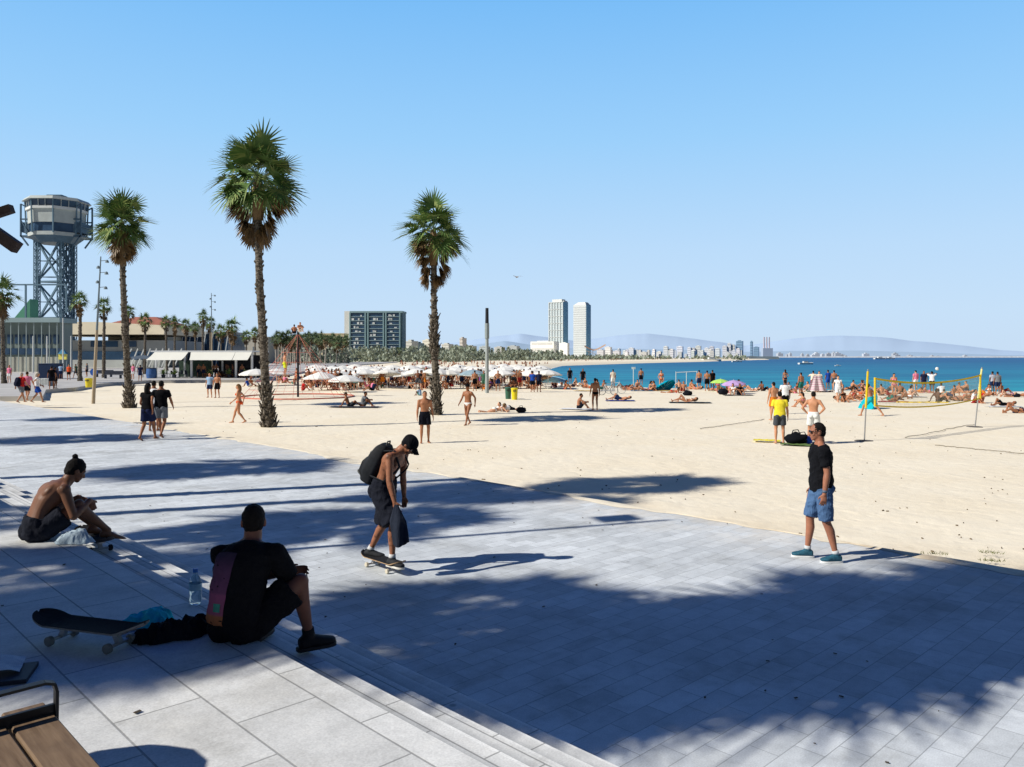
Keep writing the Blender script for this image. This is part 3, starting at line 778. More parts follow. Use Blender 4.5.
Z = lambda y: D(57, y, TD).z
m_pale = M((.50,.545,.53), .7, .2, .12, .3, name='pale_cladding')
ring8('underside', 9.0, 12.6, Z(244), Z(238), m_steeld)
ring8('floor_edge', 13.0, 13.0, Z(238), Z(234.5), m_pale)
ring8('lower_window_band', 12.2, 12.2, Z(234.5), Z(225.5), m_glassd)
ring8('wall', 12.9, 13.2, Z(225.5), Z(212.5), m_pale)
ring8('ledge', 14.0, 14.0, Z(212.5), Z(210), m_white)
ring8('upper_window_band', 13.4, 14.0, Z(210), Z(203.5), m_glassd)
ring8('roof', 15.6, 14.2, Z(203.5), Z(200.5), m_pale)
MB().box((0,0,Z(198)), (7,5,2.2)).build('roof_plant', m_steeld, tw)
for i in range(8):
    an = o8 + i*math.pi/4; r = 12.4
    mb = MB(); mb.bar((r*math.cos(an), r*math.sin(an), Z(236)), (13.0*math.cos(an), 13.0*math.sin(an), Z(203.5)), .5); mb.build('corner_post', m_steel, tw)
for i in range(8):
    for f_ in (.33, .66):
        n2 = o8 + (i + f_)*math.pi/4; mb = MB(); mb.bar((12.8*.95*math.cos(n2), 12.8*.95*math.sin(n2), Z(210)), (13.05*.95*math.cos(n2), 13.05*.95*math.sin(n2), Z(203.5)), .25); mb.build('mullion', m_pale, tw)
for sx_ in (-1, 1):       # open docking bays either side
    mb = MB(); x0, x1 = 10.4*sx_, 13.9*sx_
    for y in (-5, 5):
        mb.bar((x1,y,Z(238)), (x1,y,Z(206)), .6); mb.bar((x0,y,Z(238)), (x1,y,Z(238)), .6); mb.bar((x0,y,Z(221)), (x1,y,Z(221)), .6); mb.bar((x0,y,Z(247)), (x1,y,Z(237)), .6); mb.bar((x0,y,Z(234)), (x1,y,Z(222)), .4); mb.bar((x0,y,Z(210)), (x1,y,Z(206)), .5)
    mb.box(((x0+x1)/2, 0, Z(237.5)), (4.2, 10.5, .6)); mb.bar((x1,-5,Z(228)), (x1,5,Z(228)), .5); mb.boxb((x0*.98,-4.9,Z(234)), (x1*.97,4.9,Z(224))); mb.build('docking_bay', m_steeld, tw)

# ------------------------------------------------------------------ buildings at the left
def bld(name, px0, px1, ytop, Y, depth, label, cat='building', ybase=None, skew=0):
    "an empty at the base; returns it, with width and height in metres"
    a, b = D(px0, HOR, Y).x, D(px1, HOR, Y).x; h = D(0, ytop, Y).z
    return thing(name, label, cat, ((a+b)/2, Y, 0), R(skew)), b - a, h
t, W, H = bld('club_house', -70, 60, 318, 140, 18, 'two-storey teal glazed club house with slim white masts in front, at the left edge', skew=0)
MB().boxb((-W/2,0,0), (W/2,4,H-.8)).build('wall', m_teal, t)
MB().boxb((-W/2-.8,-1.2,H-.8), (W/2+.6,4.4,H)).build('roof', M((.30,.40,.42), .6, .2, .1, .2), t)
n = 17
for i in range(n):
    x = -W/2 + (i+.5)*W/n; s = W/n*.36
    MB().boxb((x-s,-.10,H-4.5), (x+s,.05,H-2.9)).build('window', m_glassd, t)
    MB().bar((x+W/n/2,-.9,0), (x+W/n/2,-.9,H-.8), .11).build('column', M((.36,.43,.43), .6, .2, .1, .2), t)
MB().boxb((-W/2,-.14,3.0), (W/2,-.02,4.1)).build('louvre_band', m_glassd, t)
MB().boxb((-W/2,-.30,0), (W/2,-.05,2.6)).build('base_wall', M((.46,.46,.40), .8, .1, .15, .3), t)
for px in (63, 71, 47, 33):
    mb = MB(); q = D(px, 380, 132); mb.tube([(q.x, 132, 0), (q.x, 132, D(0, 318 if px == 63 else 336, 132).z)], [.13, .09], 8); o = mb.build('flag_pole', m_white)
    tag(o, {63:'tallest thin white pole right of the glazed club house, beside the yellow sign', 71:'short white pole with lamp head just right of the tallest thin pole', 47:'thin white pole in front of the club house windows, middle of three', 33:'thin white pole in front of the club house windows, leftmost of three'}[px], 'pole')
t, W, H = bld('sail_loft', -16, 30, 299, 170, 8, 'green sloping roof rising behind the glazed club house')
mb = MB(); mb.loft([[V((-W/2,y,0)), V((W/2,y,0)), V((W/2,y,H)), V((-W/2+3,y,H*.45))] for y in (0,3)]); mb.build('wall', M((.10,.30,.20), .7, .2, .15, .2), t)
MB().boxb((W/2+.05,.3,0), (W/2+1.0,6,H*.55)).build('end_wall', M((.52,.58,.56), .8, .1, .1, .2), t)
mb = MB()
for x in (-2, W/2-.6): mb.bar((x,-.5,0), (x,-.5,H+3), .3)
mb.bar((-2,-.5,H+3), (W/2+8,-.5,H+3), .3); mb.bar((W/2+8,-.5,H+3), (W/2+8,-.5,H-3), .3); mb.build('gantry', m_steel, t)
t, W, H = bld('market_hall', 30, 166, 322, 192, 24, 'long low hall with a deep cream roof band, right of the club house')
MB().boxb((-W/2,.6,3.9), (W/2,24,6.6)).build('wall', M((.36,.37,.36), .8, .1, .2, .15), t)
mb = MB(); mb.loft([[V((x,-1.2,H-3)), V((x,24,H-3)), V((x,24,H)), V((x,-.4,H - .8*(x > 0)))] for x in (-W/2, 0, W/2)]); mb.build('roof', m_cream, t)
MB().boxb((-W/2,.3,1.9), (W/2,.9,3.9)).build('dark_glazing', m_glassd, t)
MB().boxb((-W/2,.2,0), (W/2,1.0,1.9)).build('base_wall', M((.50,.52,.50), .8, .1, .15, .2), t)
for i in range(9):
    x = W*.20 + i*1.5; MB().bar((x,-.6,.2), (x+1.7,-.3,4.6), .22).build('strut', m_white, t)
for x0, x1 in ((-2,4.5),(6,9)): MB().boxb((x0,.4,5.0), (x1,.6,6.4)).build('window', m_glassd, t)
t, W, H = bld('red_roof_house', 108, 166, 316, 215, 14, 'building with a low red tiled roof showing above the long hall')
MB().boxb((-W/2,0,0), (W/2,14,H-2.4)).build('wall', m_cream, t)
mb = MB(); mb.loft([[V((-W/2-1,-1,H-2.4)), V((W/2+1,-1,H-2.4)), V((W/2+1,15,H-2.4)), V((-W/2-1,15,H-2.4))], [V((-W/2+5,5,H)), V((W/2-5,5,H)), V((W/2-5,9,H)), V((-W/2+5,9,H))]]); mb.build('roof', M((.40,.16,.12), .8, .1, .15, .4), t)
t, W, H = bld('glass_pavilion', 165, 228, 334, 225, 14, 'dark glass pavilion with slanting white masts behind the café')
MB().boxb((-W/2,0,0), (W/2,14,H)).build('wall', m_glassd, t); MB().boxb((-W/2-.5,-.6,H), (W/2+.5,14.5,H+.7)).build('roof', M((.40,.42,.42), .8, .1, .1), t)
for i in range(9):
    x = -W/2 + i*2.1; MB().bar((x,-1.2,0), (x+1.6,-.8,H+2.6), .22).build('mast', m_white, t)
for px0, px1, yt, Y, col, lab in ((222,268,338,320,(.50,.47,.40),'low pale building beyond the right end of the café'),(262,300,341,420,(.55,.55,.52),'low pale building behind the far row of palms, left of the climbing net'),
        (318,344,334,520,(.68,.60,.42),'cream building topped by dark trees, just left of the big dark apartment block'),(300,322,336,700,(.40,.50,.58),'hazy blue-grey block seen over the palms left of the cream building')):
    t, W, H = bld('low_building', px0, px1, yt, Y, 12, lab)
    MB().boxb((-W/2,0,0), (W/2,14,H)).build('wall', M(col, .85, .1, .12, .1), t); MB().boxb((-W/2-.3,-.3,H), (W/2+.3,14.3,H+.5)).build('parapet', M([c*.85 for c in col], .85, .1, .1), t)
    nn = max(3, int(W/3.5))
    for i in range(nn):
        for z in (2.0, 5.2, 8.4):
            if z + 1.4 < H: x = -W/2 + (i+.5)*W/nn; MB().boxb((x-.6,-.05,z), (x+.6,.05,z+1.5)).build('window', M((.16,.19,.22), .5, .3, .2), t)
# big dark block by the beach
BD = 640; t, W, H = bld('apartment_block', 346, 402.5, 311, BD, 16, 'wide dark teal block with three balcony bays and white end wall, standing behind the parasols', skew=-3)
MB().boxb((-W/2,.8,0), (W/2,16,H-1)).build('wall', M((.12,.20,.25), .7, .2, .15, .05), t)
MB().boxb((-W/2-1.6,0,0), (-W/2+2.8,16,H)).build('end_wall', M((.66,.68,.66), .8, .1, .06, .05), t)
MB().boxb((-W/2+2.8,-.5,H-1.4), (W/2+.4,16.4,H)).build('roof', M((.22,.33,.37), .7, .2, .1), t)
m_pier = M((.22,.34,.38), .7, .2, .1, .05); m_slab = M((.26,.36,.40), .7, .2, .2, .4)
bays = [(3.4,14.6),(18.6,29.4),(33,42.5)]; fl = 12
for x in (2.9, 15.3, 17.5, 30.0, 32.0, 43.2): MB().boxb((-W/2+x-.5,-.4,0), (-W/2+x+.5,.9,H-1.4)).build('pier', m_pier, t)
rnd = random.Random(3)
for b0, b1 in bays:
    MB().boxb((-W/2+b0,.3,0), (-W/2+b1,.75,H-1.4)).build('bay_glazing', m_glassd, t)
    mb = MB()
    for i in range(1, fl): z = i*(H-1.4)/fl; mb.boxb((-W/2+b0,-.15,z-.25), (-W/2+b1,.5,z+.2))
    mb.build('balcony_slabs', m_slab, t)
    mb = MB()
    for q in range(16):
        i = rnd.randrange(1, fl); x = -W/2 + rnd.uniform(b0+.5, b1-2.5); z = i*(H-1.4)/fl + .35; mb.boxb((x,-.05,z), (x+rnd.uniform(1,2.2),.12,z+rnd.uniform(.8,1.8)))
    mb.build('awnings', M((.58,.62,.64), .8, .1, .3, .5), t)
# city behind: two towers, the white building at their foot, and small blocks
def block(px0, px1, yt, Y, col, lab, name='apartment_block', group=None, floors=0, side=None, cap=None):
    t, W, H = bld(name, px0, px1, yt, Y, 20, lab)
    if group: t['group'] = group
    t.rotation_euler.z = R(-28); W *= .86; dp = max(10, min(W*.55, 30))
    MB().boxb((-W/2,0,-2), (W/2,dp,H)).build('wall', M(col, .85, .1, .08, .02), t)
    dk = [c*.72 for c in col]
    if floors:
        mb = MB()
        for i in range(floors):
            z = (i+.4)*H/floors; mb.boxb((-W/2+W*.06,-.25,z), (W/2-W*.06,.2,z+H/floors*.42))
        mb.build('window_bands', M(dk, .6, .3, .15, .05), t)
    MB().boxb((-W*.25,dp*.2,H), (W*.22,dp*.6,H+max(1.2,H*.05))).build('roof_house', M([c*.9 for c in col], .85, .1, .05), t)
    return t
rnd = random.Random(11)
for px0, px1, yt, Y, col in ((404,413,341,700,(.60,.60,.56)),(414,419,343,760,(.25,.33,.36)),(421,431,340,820,(.68,.66,.58)),(440,450,344,900,(.62,.62,.58)),(450,458,345.5,950,(.32,.40,.43)),(459,463,338,1000,(.60,.56,.52)),(465,474,346,1050,(.5,.52,.5)),(478,488,346.5,1100,(.45,.5,.52)),(493,503,347,1150,(.55,.56,.55)),(506,518,346,1200,(.5,.53,.54))):
    block(px0, px1, yt, Y, col, 'small hazy apartment block behind the trees left of the twin towers', group='hazy blocks behind the trees', floors=6)
def tower(px0, px1, xr, ytop, Y, lab, kind):
    a, b, c = D(px0, 0, Y).x, D(px1, 0, Y).x, D(xr, 0, Y).x; H = D(0, ytop, Y).z
    W, dp = (b-a)/math.cos(R(35)), (c-b)/math.sin(R(35))*1.0
    t = thing('tower_block', lab, 'skyscraper', (b, Y, 0), R(-35))
    face = M((.55,.62,.65), .6, .3, .05, .02) if kind == 0 else M((.62,.66,.68), .6, .3, .05, .02)
    MB().boxb((-W,0,0), (0,dp,H*.955)).build('shaft', face, t)
    MB().boxb((.02,dp*.03,4), (.9,dp*.97,H*.95)).build('shaded_glass_side', M((.20,.42,.58), .4, .4, .12, .02), t)
    mb = MB(); nf = 30 if kind == 0 else 22
    for i in range(nf):
        z = 8 + i*(H*.94-8)/nf; mb.boxb((-W+.5,-.5,z), (-.5,.3,z + H/nf*(.28 if kind == 0 else .45)))
    mb.build('floor_bands', M((.44,.53,.58) if kind == 0 else (.52,.56,.58), .5, .3, .08, .05), t)
    if kind == 0:
        mb = MB()
        for i in range(6): x = -W + i*W/5; mb.bar((x,-1.4,0), (x,-1.4,H*.95), 1.5)
        for i in range(9): z = i*H*.95/8; mb.bar((-W,-1.4,z), (0,-1.4,z), 1.3)
        mb.build('white_lattice', M((.62,.67,.69), .6, .3, .05, .02), t)
        MB().boxb((-W*.80,dp*.1,H*.955), (-W*.12,dp*.8,H)).boxb((-W*.11,dp*.2,H*.955), (-.5,dp*.9,H*.975)).build('crown', m_white, t)
    else:
        mb = MB(); mb.loft([[V((-W+1,1,H*.955)), V((-1,1,H*.955)), V((-1,dp-1,H*.955)), V((-W+1,dp-1,H*.955))], [V((-W*.66,3,H)), V((-W*.12,3,H)), V((-W*.12,dp*.7,H)), V((-W*.66,dp*.7,H))]]); mb.build('crown', m_white, t)
    return t
tower(549.5, 563, 568.5, 299, 2150, 'white latticed skyscraper, left one of the twin towers', 0)
tower(574, 586, 591.5, 302, 2060, 'grey banded skyscraper with blue shaded side, right one of the twin towers', 1)
t = block(527, 557, 341.5, 1950, (.86,.86,.83), 'long white low building at the foot of the left skyscraper', 'white_hall', floors=3)
block(558, 568.5, 343, 1930, (.88,.88,.85), 'white cubic building right in front of the left skyscraper', 'white_hall', floors=0)
t = thing('fish_sculpture', 'copper-coloured curved fish canopy beside the right skyscraper\'s foot', 'sculpture', (D(595,352,1850).x, 1850, 0))
mb = MB(); w_ = 18/F*1850
for i in range(14):
    pass
mb.grid(lambda u, v_: V((w_*(u-.5)*1.15, 18*(v_-.5), 15 + 17*abs(u-.45)**1.3*1.6 + 3*math.cos((v_-.5)*3) + 2)), 16, 4); mb.grid(lambda u, v_: V((w_*(u-.5), 16*(v_-.5), 10 + 9*abs(u-.5)*1.6)), 12, 3)
mb.build('shell', M((.45,.28,.16), .5, .4, .15, .1), t)
mb = MB()
for x in (-14,-5,5,14): mb.bar((x,0,0), (x,0,18), .9)
mb.build('props', M((.4,.38,.34), .7, .2, .1), t)
rnd = random.Random(21)
sk = [(596,604,350,1500),(604,611,347,1800),(612,620,351,1500),(628,634,348,2300),(634,639,350,2300),(640,647,352,1700),(651,659,352.5,1900),(663,668,346.5,2700),(668,673,349,2700),(676,683,346.5,2800),(687,691,347.5,2900),(691,695,348,2900),(695,701,346,2900),(704,709,348,3000),(709,714,346.5,3000),(714,720,349,3000),(722,727,346,3100),(727,731,343.5,3100),(731,735,345,3100)]
for px0, px1, yt, Y in sk:
    v_ = rnd.uniform(.62, .85); block(px0, px1, yt, Y, (v_, v_*1.0, v_*rnd.uniform(.92, 1.1)), 'tiny pale block of the hazy waterfront skyline between the twin towers and the chimneys', group='hazy skyline blocks', floors=5)
for i in range(46):
    px0 = rnd.uniform(598, 742); wd = rnd.uniform(2.2, 5.5); v_ = rnd.uniform(.66, .9)
    block(px0, px0 + wd, rnd.uniform(348.5, 354.5), rnd.uniform(1700, 3300), (v_*rnd.uniform(.95, 1.05), v_, v_*rnd.uniform(.9, 1.05)), 'tiny pale block of the hazy waterfront skyline between the twin towers and the chimneys', group='hazy skyline blocks', floors=4)
for px0, px1, yt, Y, lab in ((735.5,743,341,3100,'dark blue-grey slab tower in the hazy skyline, wider one of two'),(750,752.6,341.5,3100,'narrow dark blue-grey tower in the hazy skyline, left of the chimneys'),(753,759,347,3200,'low blue-grey block right beside the narrow hazy tower')):
    block(px0, px1, yt, Y, (.24,.38,.52), lab, floors=6)
t = thing('power_station', 'three thin pale chimneys standing in the haze above the breakwater', 'chimneys', (D(767,357,5200).x, 5200, 0))
for px in (764, 766.6, 769.2):
    x = D(px,0,5200).x - t.location.x; h = D(0, 337, 5200).z; MB().tube([(x,0,0), (x,0,h)], [5.5, 4.2], 10).build('chimney', M((.60,.52,.56), .9, .1, .05, .01), t)
MB().boxb((-32,-20,0), (32,20,60)).build('boiler_house', M((.45,.52,.62), .9, .1, .05, .01), t)
# breakwaters and harbour
def mole(name, px0, px1, Y, h, col, lab):
    a, b = D(px0,0,Y).x, D(px1,0,Y).x; mb = MB(); n = 60; rings = []
    for i in range(n+1):
        x = a + (b-a)*i/n; j = .35*noise.noise((x*.05, Y, 0)); hh = h*(1+j); rings.append([V((x,Y-12,-3)), V((x,Y-5,SEA+hh*.7)), V((x,Y,SEA+hh)), V((x,Y+10,SEA+hh*.8)), V((x,Y+16,-3))])
    mb.loft(rings); tag(mb.build(name, M(col, .95, .1, .25, .08)), lab, 'breakwater')
mole('breakwater', 738, 778, 1500, 5.5, (.13,.17,.20), 'dark stone breakwater running out below the chimneys')
mole('breakwater', 700, 748, 1400, 3.5, (.55,.48,.38), 'low sandy spit at the foot of the hazy skyline')
mole('harbour_wall', 775, 1040, 5600, 9, (.55,.58,.62), 'long pale harbour wall on the horizon at the right')
mb = MB(); rnd = random.Random(4)
for i in range(28):
    px = rnd.uniform(778, 905) if i < 20 else rnd.uniform(905, 1020); Y = 5700 + rnd.uniform(0, 300); wd = rnd.uniform(1.2, 6)/F*Y; h = rnd.uniform(10, 34)*(1 if i < 20 else .45); x = D(px,0,Y).x
    b = MB(); b.boxb((-wd/2,0,-2), (wd/2,30,h)); b.boxb((-wd*.2,4,h), (wd*.15,20,h*1.25)); v_ = rnd.uniform(.5, .72)
    tag(b.build('harbour_shed', M((v_*.92, v_*.97, v_*1.05), .9, .1, .1, .01), loc=(x, Y, 0)), 'tiny pale shed along the hazy harbour wall at the right', 'building', 'hazy harbour sheds')
# boats
def boat(px, py, L, lab, sail=False):
    p = G(px, py, SEA); t = thing('motor_boat', lab, 'boat', p, R(8))
    mb = MB(); rings = []
    for u in (-.5, -.3, .1, .35, .5):
        w = L*.16*(1 - max(0, u*2)**2.2) + .02; rings.append([V((u*L,-w,.10*L)), V((u*L,-w*.6,-.03*L)), V((u*L,w*.6,-.03*L)), V((u*L,w,.10*L + (.02*L if u > .3 else 0)))])
    mb.loft(rings); mb.build('hull', m_white, t); mb = MB(); mb.boxb((-.2*L,-.08*L,.10*L), (.12*L,.08*L,.20*L)); mb.build('cabin', m_white, t)
    MB().boxb((-.14*L,-.085*L,.15*L), (.13*L,.085*L,.18*L)).build('windows', m_glassd, t)
boat(806, 364.3, 9, 'small white motor boat out on the water behind the standing bathers, nearest of the boats')
boat(712, 361.2, 20, 'long white boat moored off the far beach below the skyline')
boat(737, 362, 9, 'small white boat right of the long moored one')
boat(838, 366.0, 3, 'tiny white dinghy right of the nearest motor boat')
boat(880, 359.2, 24, 'white boat near the horizon above the net\'s left post')
boat(890, 359.1, 22, 'white boat near the horizon, right of its twin above the net')
# ------------------------------------------------------------------ café
m_post = M((.72,.74,.76), .5, .3, .06, 2, name='white_metal'); m_awn = M((.80,.80,.74), .9, .05, .05, .5, name='awning_cloth'); m_black = M((.025,.027,.035), .7, .2, .3, 3, name='black')
CY = 98.0; cz = -.02
ca = thing('beach_cafe', 'open beach café with two wide white awnings on slim posts', 'café', (D(202,0,CY).x, CY, 0))
X = lambda px: D(px,0,CY).x - ca.location.x
ZT = lambda py: D(0,py,CY).z
for px in (156, 191.5, 236, 252): MB().boxb((X(px)-.11,-.11,-.3), (X(px)+.11,.11,ZT(352))).build('post', m_post, ca)
for px in (165, 205, 250): MB().boxb((X(px)-.1,5.8,-.3), (X(px)+.1,6,ZT(352))).build('rear_post', m_post, ca)
MB().boxb((X(152),-.4,ZT(352)), (X(253),6.4,ZT(350.6))).build('roof', m_post, ca)
def awn(a0, a1, b0, b1, sag):
    mb = MB(); mb.grid(lambda u, v_: V((X(a0)+(X(a1)-X(a0))*u + ((X(b0)-X(a0))*(1-u) + (X(b1)-X(a1))*u)*v_, -.42 - 1.3*v_, ZT(352.2) + (ZT(360)-ZT(352.2))*v_ - sag*math.sin(v_*3.14))), 12, 5); mb.build('awning', m_awn, ca, True)
awn(156, 189.5, 152, 187, .08); awn(192.5, 236.5, 195, 236.5, .05); awn(236.8, 253, 237, 252, .05)
MB().boxb((X(200),6.2,-.2), (X(252),6.5,ZT(355))).build('back_wall', m_black, ca); MB().boxb((X(158),6.2,-.2), (X(192),6.4,ZT(361))).build('back_screen', M((.05,.08,.06), .9, .1, .4, 2), ca)
MB().boxb((X(150),-.6,-.35), (X(256),6.6,-.02)).build('deck', M((.40,.38,.36), .9, .1, .2, 1), ca)
m_dk = M((.05,.06,.085), .8, .2, .4, 2, name='dark_furniture')
tb = MB(); tb.lathe((0,0,0), [(.22,0),(.04,.05),(.04,.70),(.42,.71),(.42,.75)], 10); tbm = tb.mesh('table')
ch = MB(); ch.boxb((-.22,-.22,.42), (.22,.22,.47)); ch.boxb((-.22,.18,.47), (.22,.22,.9))
for i in (-1,1):
    for j in (-1,1): ch.boxb((.2*i-.02,.2*j-.02,0), (.2*i+.02,.2*j+.02,.42))
chm = ch.mesh('chair'); rnd = random.Random(8)
for i in range(9):
    px = 161 + i*10.5 + rnd.uniform(-2,2); y = CY + rnd.uniform(.8, 4.5); p = V((D(px,0,CY).x, y, -.02))
    tag(link('cafe_table', tbm, m_dk, None, p), 'small dark round table in the shade of the café awnings', 'table', 'café tables')
    for s in (-1, 1): tag(link('cafe_chair', chm, m_dk, None, p + V((.75*s, rnd.uniform(-.2,.2), 0)), (0,0,R(90)*-s + rnd.uniform(-.3,.3))), 'dark chair drawn up to a table in the shade of the café awnings', 'chair', 'café chairs')
for px in (162, 173, 209, 228, 244):
    t = thing('potted_plant', {162:'leafy potted plant by the café\'s left front post',173:'dark potted shrub in the middle of the left awning bay',209:'potted shrub left in the right awning bay',228:'potted shrub right of the middle in the right awning bay',244:'potted shrub under the narrow last awning'}[px], 'plant', (D(px,0,CY).x, CY+.4, -.02))
    MB().lathe((0,0,0), [(.2,0),(.28,.45)], 10).build('pot', m_dk, t); b = MB(); r2 = random.Random(px)
    for q in range(40):
        a_ = r2.uniform(0,6.28); e_ = r2.uniform(.3,1.4); d_ = V((math.cos(a_)*math.cos(e_), math.sin(a_)*math.cos(e_), math.sin(e_))); s_ = V((-math.sin(a_), math.cos(a_), 0))*.06; p0 = V((0,0,.42)); L = r2.uniform(.5, 1.1)
        b.add([p0 - s_*.3, p0 + s_*.3, p0 + d_*L*.6 + s_, p0 + d_*L*.6 - s_, p0 + d_*L - V((0,0,.2))], [(0,1,2,3),(3,2,4)])
    b.build('foliage', m_frond, t)
t = thing('flat_parasol', 'flat dark square parasol just left of the café awnings', 'parasol', (D(143,0,101).x, 101, 0))
MB().tube([(0,0,-.1),(0,0,2.55)], .05, 8).build('pole', m_black, t); mb = MB(); mb.loft([[V((-2.1,-1.6,2.35)),V((2.1,-1.6,2.35)),V((2.1,1.6,2.35)),V((-2.1,1.6,2.35))],[V((-.2,-.2,2.8)),V((.2,-.2,2.8)),V((.2,.2,2.8)),V((-.2,.2,2.8))]]); mb.build('canopy', M((.10,.13,.17), .9, .1, .2, 2), t)
t = thing('waste_drum', 'blue drum standing left of the café\'s first post', 'barrel', (D(151.5,0,97).x, 97, 0)); MB().lathe((0,0,0), [(.55,0),(.62,.5),(.55,1.15),(.50,1.2)], 16).build('drum', M((.05,.13,.34), .5, .3, .15), t); MB().lathe((0,0,1.2), [(.56,0),(.56,.06)], 16).build('lid', m_dk, t)

# ------------------------------------------------------------------ parasols
def canopy(r, h, n=10, sc=.04):
    mb = MB(); prof = [(.02,h),(.35,h*.80),(.7,h*.45),(1,.0)]
    vs = []; fs = []
    for i, (q, z) in enumerate(prof):
        for k in range(n*2):
            a = math.pi*k/n; rr = r*q*(1 - (sc if k % 2 and i else 0)); vs.append((rr*math.cos(a), rr*math.sin(a), z - (.03 if k % 2 and i == 3 else 0)))
    m_ = n*2
    for i in range(3):
        for k in range(m_): fs.append((i*m_+k, i*m_+(k+1)%m_, (i+1)*m_+(k+1)%m_, (i+1)*m_+k))
    fs.append(tuple(range(m_)))
    for k in range(m_):     # short valance
        vs.append((vs[3*m_+k][0], vs[3*m_+k][1], vs[3*m_+k][2] - .10))
    for k in range(m_): fs.append((3*m_+k, 3*m_+(k+1)%m_, 4*m_+(k+1)%m_, 4*m_+k))
    mb.add(vs, fs); return mb.mesh('canopy')
can_me = canopy(1.45, .46); pole_me = MB().tube([(0,0,-.2),(0,0,1.9),(0,0,2.12)], [.024,.024,.012], 6).mesh('pole')
rib_mb = MB()
for k in range(10): a_ = 2*math.pi*k/10; rib_mb.bar((0,0,1.45), (1.1*math.cos(a_), 1.1*math.sin(a_), 1.66), .015)
rib_me = rib_mb.mesh('ribs')
def parasol(x, y, z, col, label, group=None, s=1, tilt=(0,0), name='parasol', low=0):
    t = thing(name, label, 'parasol', (x, y, z - low), 0, group, s); t.rotation_euler = (tilt[0], tilt[1], x)
    link('pole', pole_me, m_post, t); link('ribs', rib_me, m_post, t)
    o = link('canopy', can_me, col if not isinstance(col, tuple) else M(S(col), .85, .05, .08, 1.5, name='parasol_cloth'), t, (0,0,1.52)); return t
m_par = M((.82,.82,.79), .9, .05, .06, 1, name='white_parasol_cloth')
m_pars = [m_par, M((.80,.79,.76), .9, .05, .08, 1.4, name='worn_parasol_cloth'), M((.83,.81,.75), .9, .05, .08, 1.2, name='cream_parasol_cloth')]
rnd = random.Random(17); GPW = 'white parasols packed on the beach'
for i in range(112):
    px = rnd.uniform(314, 550); Y = 72 + 44*rnd.random()**1.3
    lim = 552 if Y > 84 else 545
    if px > 505 and rnd.random() < .3: continue
    parasol(D(px,0,Y).x, Y, SAND, rnd.choice(m_pars), 'white beach parasol in the packed cluster along the water', GPW, rnd.uniform(.72, .98), (rnd.uniform(-.10,.10), rnd.uniform(-.10,.10)))
for px, Y in ((256,80),(277,82)): parasol(D(px,0,Y).x, Y, SAND, m_par, {256:'white parasol just left of the tallest palm trunk',277:'white parasol behind the tallest palm, right of its trunk'}[px], None, 1.15, low=.55)
parasol(D(346,0,66).x, 66, SAND, m_par, 'low white parasol with a yellow fringe, nearest of the white ones on the left', None, 1.0, low=.55)
parasol(D(322,0,70).x, 70, SAND, m_par, 'broad white parasol right of the climbing net pole', None, 1.1, low=.6)
parasol(D(473,0,72).x, 72, SAND, (150,172,184), 'blue-grey parasol among the white ones, left of the slim lamp post', None, .9)
parasol(D(554,0,74).x, 74, SAND, (150,200,225), 'pale blue low parasol at the right end of the parasol cluster', None, .95, low=.75)
parasol(D(546,0,74).x, 74.5, SAND, (196,160,128), 'beige parasol at the right end of the parasol cluster', None, .85, low=.35)
parasol(D(671,0,69).x, 69, SAND, (10,165,195), 'turquoise parasol tipped on its side, in the middle of the sitting bathers', None, .82, (R(-38), R(18)), low=.75)
parasol(D(720.5,0,68).x, 68, SAND, (178,222,112), 'lime green parasol beside the lilac one', None, .60, (0, 0), low=.15)
parasol(D(734,0,63).x, 63, SAND, (190,160,210), 'lilac parasol over the sitting group', None, .64, (R(4), R(4)), low=.18)
parasol(D(880.5,0,45).x, 45, SAND, (20,175,190), 'turquoise parasol lying on its side behind the ball player', None, .62, (R(-55), R(28)), low=.35)

# ------------------------------------------------------------------ volleyball net
pa, pb = G(864,441,SAND), G(974.5,427,SAND); m_yel = M(S((226,196,40)), .7, .2, .12, 3, name='yellow_webbing'); m_rod = M((.30,.30,.30), .5, .4, .2)
for p, lx, lab in ((pa, (868-864)/F*pa.y, 'left post of the volleyball net, thin rod with yellow padding'), (pb, (982-974.5)/F*pb.y, 'right post of the volleyball net, leaning rod with pale yellow padding')):
    t = thing('net_post', lab, 'net post', p); h = 2.48
    MB().tube([(0,0,-.2),(lx*.5,0,h*.5),(lx,0,h)], .025, 8).build('rod', m_rod, t)
    MB().tube([(lx*.46,0,h*.46),(lx*.97,0,h*.97)], .036, 10).build('padding', m_yel if p is pa else M(S((222,220,150)), .8, .1, .1, 3), t)
    MB().lathe((0,0,0), [(.34,-.03),(.30,.02),(.05,.03)], 14).build('foot_plate', M((.12,.11,.10), .9, .1, .2), t)
net = thing('volleyball_net', 'sagging yellow-edged volleyball net strung across the sand', 'volleyball net', pa)
u = pb - pa + V(((982-974.5)/F*pb.y, 0, 0)); o_ = V(((868-864)/F*pa.y, 0, 0))
def npt(q, z0, sag): return o_ + u*q + V((0,0,z0 - sag*4*q*(1-q)))
for nm, z0, sg, wd in (('top_band', 2.20, .28, .07), ('bottom_band', 1.25, .22, .05)):
    mb = MB(); mb.grid(lambda a, b: npt(.05 + .9*a, z0 + wd*(b-.5), sg), 24, 1); mb.build(nm, m_yel, net)
for q in (.05, .95): mb = MB(); mb.tube([npt(q, 2.24, .28), npt(q, 1.22, .22)], .035, 6); mb.build('side_band', m_yel, net)
mb = MB()
for i in range(1, 85): q = .05 + .9*i/85; mb.bar(npt(q, 2.18, .28), npt(q, 1.26, .22), .005)
